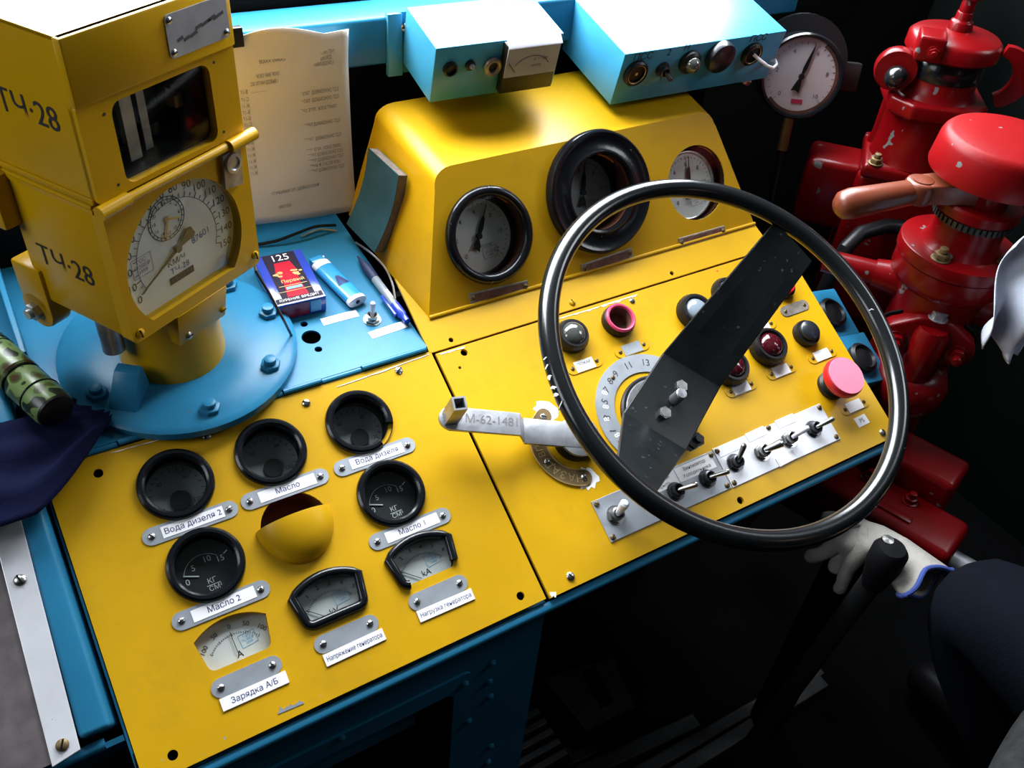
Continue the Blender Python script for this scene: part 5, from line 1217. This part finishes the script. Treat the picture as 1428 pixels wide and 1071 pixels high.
# work glove draped over a lever
def glove_mesh():
    P = lambda px, py, d: at(px, py, d)
    v = [P(1225, 752, 1.255), P(1262, 778, 1.245), P(1288, 806, 1.240), P(1205, 738, 1.262), P(1175, 727, 1.268), P(1140, 722, 1.270),
         P(1192, 752, 1.250), P(1172, 772, 1.262), P(1164, 800, 1.275), P(1168, 758, 1.256), P(1146, 772, 1.262), P(1122, 778, 1.272),
         P(1200, 764, 1.245), P(1184, 792, 1.262), P(1168, 828, 1.285), P(1248, 796, 1.262), P(1252, 815, 1.275)]
    e = [(0, 1), (1, 2), (0, 3), (3, 4), (4, 5), (0, 6), (6, 7), (7, 8), (6, 9), (9, 10), (10, 11), (0, 12), (12, 13), (13, 14), (1, 15), (15, 16)]
    r = [(.032, .020), (.026, .014), (.022, .010), .017, .0125, .010, .017, .0125, .010, .0135, .011, .009, .0135, .0115, .008, .014, .010]
    return skin_mesh('glove', v, e, r)
gm = glove_mesh(); gm.materials.append(MT['cotton']); gl_ = place('work_glove', gm)
tx = bpy.data.textures.new('folds', 'CLOUDS'); tx.noise_scale = .03
ds = gl_.modifiers.new('folds', 'DISPLACE'); ds.texture = tx; ds.strength = .007; ds.mid_level = .5; ds.texture_coords = 'GLOBAL'
tag(gl_, 'grey white cotton work glove draped over a black lever', 'glove')
c0, c1 = at(1240, 764, 1.250), at(1290, 812, 1.236); cdv = (c1-c0).normalized(); cs = cdv.cross(Vector((0, 0, 1))).normalized(); cu = cs.cross(cdv)
def cuff(u, v):
    a = u*2*PI; k = .72 + .34*v + .05*sin(3*a+1)*v + .03*sin(7*a)
    return c0 + (c1-c0)*v + cs*(.040*k*cos(a)) + cu*((.021*k + .006*v*sin(2*a))*sin(a)) + cdv*(.006*v*sin(3*a))
co_ = MB().grid(cuff, 40, 10).build('cuff', 'cotton', gl_, smooth=80); co_.modifiers.new('thickness', 'SOLIDIFY').thickness = -.003
MB().tube([cuff(i/40, 1.0) for i in range(40)], .0030, 8, closed=True).build('hem', 'glove_hem', gl_)
lv = at(1240, 772, 1.195); lk = thing('floor_lever', 'black floor lever with bright knob end in front of the glove', 'lever', T(lv.x, lv.y, 0))
MB().rod((.02, .06, .0), (0, 0, lv.z-.03), .014, 18).build('rod', 'dark_void', lk); MB().lathe([(.014, -.06), (.0215, -.02), (.0215, .004), (.016, .012), (1e-5, .015)], 28, T(0, 0, lv.z), cap1=False).build('knob', 'black_matt', lk); MB().lathe([(.0085, .0125), (.007, .017), (1e-5, .018)], 20, T(.002, .010, lv.z-.002), cap1=False).build('bright_cap', 'steel', lk)

# seated driver: only knee and sleeve reach into the frame
def person():
    k = at(1400, 890, 1.15)
    V = {'pelvis': (.60, -1.06, .60), 'hipL': (.52, -1.02, .60), 'kneeL': (k.x+.050, k.y+.065, .655), 'shinL': (k.x+.100, k.y+.010, .50), 'ankL': (k.x+.26, -.72, .09), 'toeL': (k.x+.24, -.56, .045),
         'hipR': (.70, -1.02, .60), 'kneeR': (.80, -.52, .62), 'ankR': (.82, -.50, .09), 'toeR': (.84, -.34, .045), 'midL': ((k.x+.555)/2, (k.y-1.0)/2, .625), 'midR': (.75, -.77, .615),
         'waist': (.60, -1.09, .78), 'chest': (.60, -1.10, 1.00), 'neckb': (.60, -1.08, 1.18), 'neck': (.59, -1.05, 1.25), 'head': (.58, -1.03, 1.33), 'crown': (.58, -1.03, 1.42),
         'shL': (.43, -1.09, 1.13), 'elL': tuple(at(1400, 1200, .93)), 'wrL': tuple(at(1500, 1000, 1.06)), 'shR': (.77, -1.09, 1.13), 'elR': (.86, -.95, .87), 'wrR': (.80, -.72, .72)}
    names = list(V); idx = {n: i for i, n in enumerate(names)}
    E_ = ['pelvis hipL', 'hipL midL', 'midL kneeL', 'kneeL shinL', 'shinL ankL', 'ankL toeL', 'pelvis hipR', 'hipR midR', 'midR kneeR', 'kneeR ankR', 'ankR toeR', 'pelvis waist', 'waist chest', 'chest neckb', 'neckb neck', 'neck head', 'head crown', 'neckb shL', 'shL elL', 'elL wrL', 'neckb shR', 'shR elR', 'elR wrR']
    Rr = {'pelvis': .13, 'hipL': .10, 'kneeL': .068, 'shinL': .062, 'ankL': .042, 'toeL': .038, 'hipR': .10, 'kneeR': .068, 'ankR': .042, 'toeR': .038, 'midL': .085, 'midR': .085, 'waist': (.15, .11), 'chest': (.17, .12), 'neckb': .08, 'neck': .055, 'head': (.075, .09), 'crown': .05,
          'shL': .065, 'elL': .052, 'wrL': .044, 'shR': .065, 'elR': .050, 'wrR': .036}
    verts = [V[n] for n in names]; edges = [tuple(idx[q] for q in e.split()) for e in E_]; rad = [Rr[n] for n in names]
    # hands with five fingers resting on the thighs
    for side, w_ in (('L', 'wrL'), ('R', 'wrR')):
        wv = Vector(V[w_]); hd_ = Vector((.10, -.05, -.01)) if side == 'L' else Vector((-.02, .10, -.02))
        hd_.normalize(); lat = hd_.cross(Vector((0, 0, 1))).normalized()
        pi = len(verts); verts.append(wv + hd_*.055); rad.append((.034, .018)); edges.append((idx[w_], pi))
        for f in range(4):
            base = wv + hd_*.085 + lat*(.027 - .018*f); ln = (.030, .036, .033, .025)[f]
            i0 = len(verts); verts += [base, base + hd_*ln + Vector((0, 0, -.004)), base + hd_*(ln*1.8) + Vector((0, 0, -.018))]; rad += [.0095, .0085, .0075]; edges += [(pi, i0), (i0, i0+1), (i0+1, i0+2)]
        s_ = -1 if side == 'L' else 1
        base = wv + hd_*.035 - lat*s_*(-.034); i0 = len(verts); verts += [base, base + hd_*.030 - lat*s_*(-.016)]; rad += [.011, .009]; edges += [(pi, i0), (i0, i0+1)]
    me = skin_mesh('person', verts, edges, rad, 0)
    for m in ('trousers', 'sweater', 'skin', 'black_plastic'): me.materials.append(MT[m])
    wl, wr = Vector(V['wrL']), Vector(V['wrR']); hp = [Vector(q_) for q_ in verts[len(names):]]
    for p in me.polygons:
        c_ = p.center
        hand = min((Vector(c_) - q_).length for q_ in hp) < .026
        if hand: p.material_index = 2
        elif c_.z > 1.21: p.material_index = 2
        elif c_.z < .10: p.material_index = 3
        else:
            arm = min((Vector(c_) - (Vector(V['elL'])*(1-t) + wl*t)).length for t in (0, .25, .5, .75, 1)) < .075 or min((Vector(c_) - (Vector(V['elR'])*(1-t) + wr*t)).length for t in (0, .25, .5, .75, 1)) < .075
            p.material_index = 1 if (c_.y < -.93 and c_.z > .70) or arm and c_.z > .70 else 0
    o = place('person', me)
    tag(o, 'seated person in dark navy trousers, one knee beside the glove', 'person')
    hr = MB().lathe([(.094, 1.345), (.098, 1.39), (.085, 1.435), (.05, 1.462), (1e-5, 1.47)], 24, T(.58, -1.045, 0), cap1=False); hr.build('hair', 'hair', o)
    return o
person()
sb = thing('driver_seat', 'dark seat under the seated person', 'seat', T(.62, -1.05, 0))
MB().box(-.22, .22, -.22, .22, .42, .49).build('cushion', 'black_plastic', sb, bevel=.03, seg=3); MB().box(-.20, .20, -.30, -.24, .50, 1.00).build('backrest', 'black_plastic', sb, bevel=.02, seg=3); MB().rod((0, 0, 0), (0, 0, .42), .05, 20).build('pedestal', 'black_plastic', sb)

# ------------------------------------------------------------------ floor under the desk
fl_ = thing('floor_grating', 'dark metal floor strips running under the desk', 'grating')
for a, c_, w_ in (((745, 1075), (828, 1038), .030), ((815, 1075), (972, 1003), .026), ((893, 1075), (1145, 932), .022), ((945, 1075), (1150, 948), .024)):
    p0, p1 = onZ(*a, .02), onZ(*c_, .02); d = (p1-p0).normalized(); n_ = Vector((-d.y, d.x, 0))*w_/2; z0, z1 = Vector((0, 0, -.0195)), Vector((0, 0, 0)); p0 = p0 - d*.25
    MB().hexa([p0-n_+z0, p1-n_+z0, p1+n_+z0, p0+n_+z0], [p0-n_, p1-n_, p1+n_, p0+n_]).build('floor_strip', 'floor_metal', fl_, bevel=.002, smooth=0)
ft = thing('foot_pedal', 'slotted dark metal pedal plate on the floor beside the blue cabinet', 'pedal')
c4 = [onZ(px, py, .10) for px, py in ((757, 945), (855, 918), (886, 985), (818, 1018))]
m0 = sum(c4, Vector())/4; ux = (c4[1]-c4[0]).normalized(); uy = Vector((0, 0, 1)).cross(ux)
pl2 = [((p-m0).dot(ux), (p-m0).dot(uy)) for p in c4][::-1]
sl2 = [((p-m0).dot(ux), (p-m0).dot(uy)) for p in [onZ(px, py, .10) for px, py in ((808, 935), (829, 928), (858, 980), (838, 988))]]
vs, fs = plate_mesh(pl2, [sl2], .006)
ft.matrix_basis = Matrix(((ux.x, uy.x, 0, m0.x), (ux.y, uy.y, 0, m0.y), (0, 0, 1, .094), (0, 0, 0, 1)))
MB().add(vs, fs).build('plate', 'floor_metal', ft, smooth=0); MB().box(-.05, .05, -.05, .05, -.09, -.001).build('pedal_block', 'black_matt', ft, smooth=0)
cg = thing('heater_grille', 'small ribbed metal grille on the floor beside the blue cabinet', 'grille'); q = onZ(738, 1035, .12); cg.matrix_basis = T(q.x, q.y, 0) @ RZ(0)
MB().box(-.06, .05, -.05, .05, 0, .105).build('box', 'black_matt', cg, smooth=0)
for k in range(5): MB().box(-.055, .045, -.045 + k*.02, -.035 + k*.02, .105, .118).build('rib', 'floor_metal', cg, bevel=.001, smooth=0)
struct(MB().box(-.02, .56, .10, .11, 0, .86).build('added_dark_panel', 'wall_dark', smooth=0))  # dark panel added under the desk to keep the knee hole black
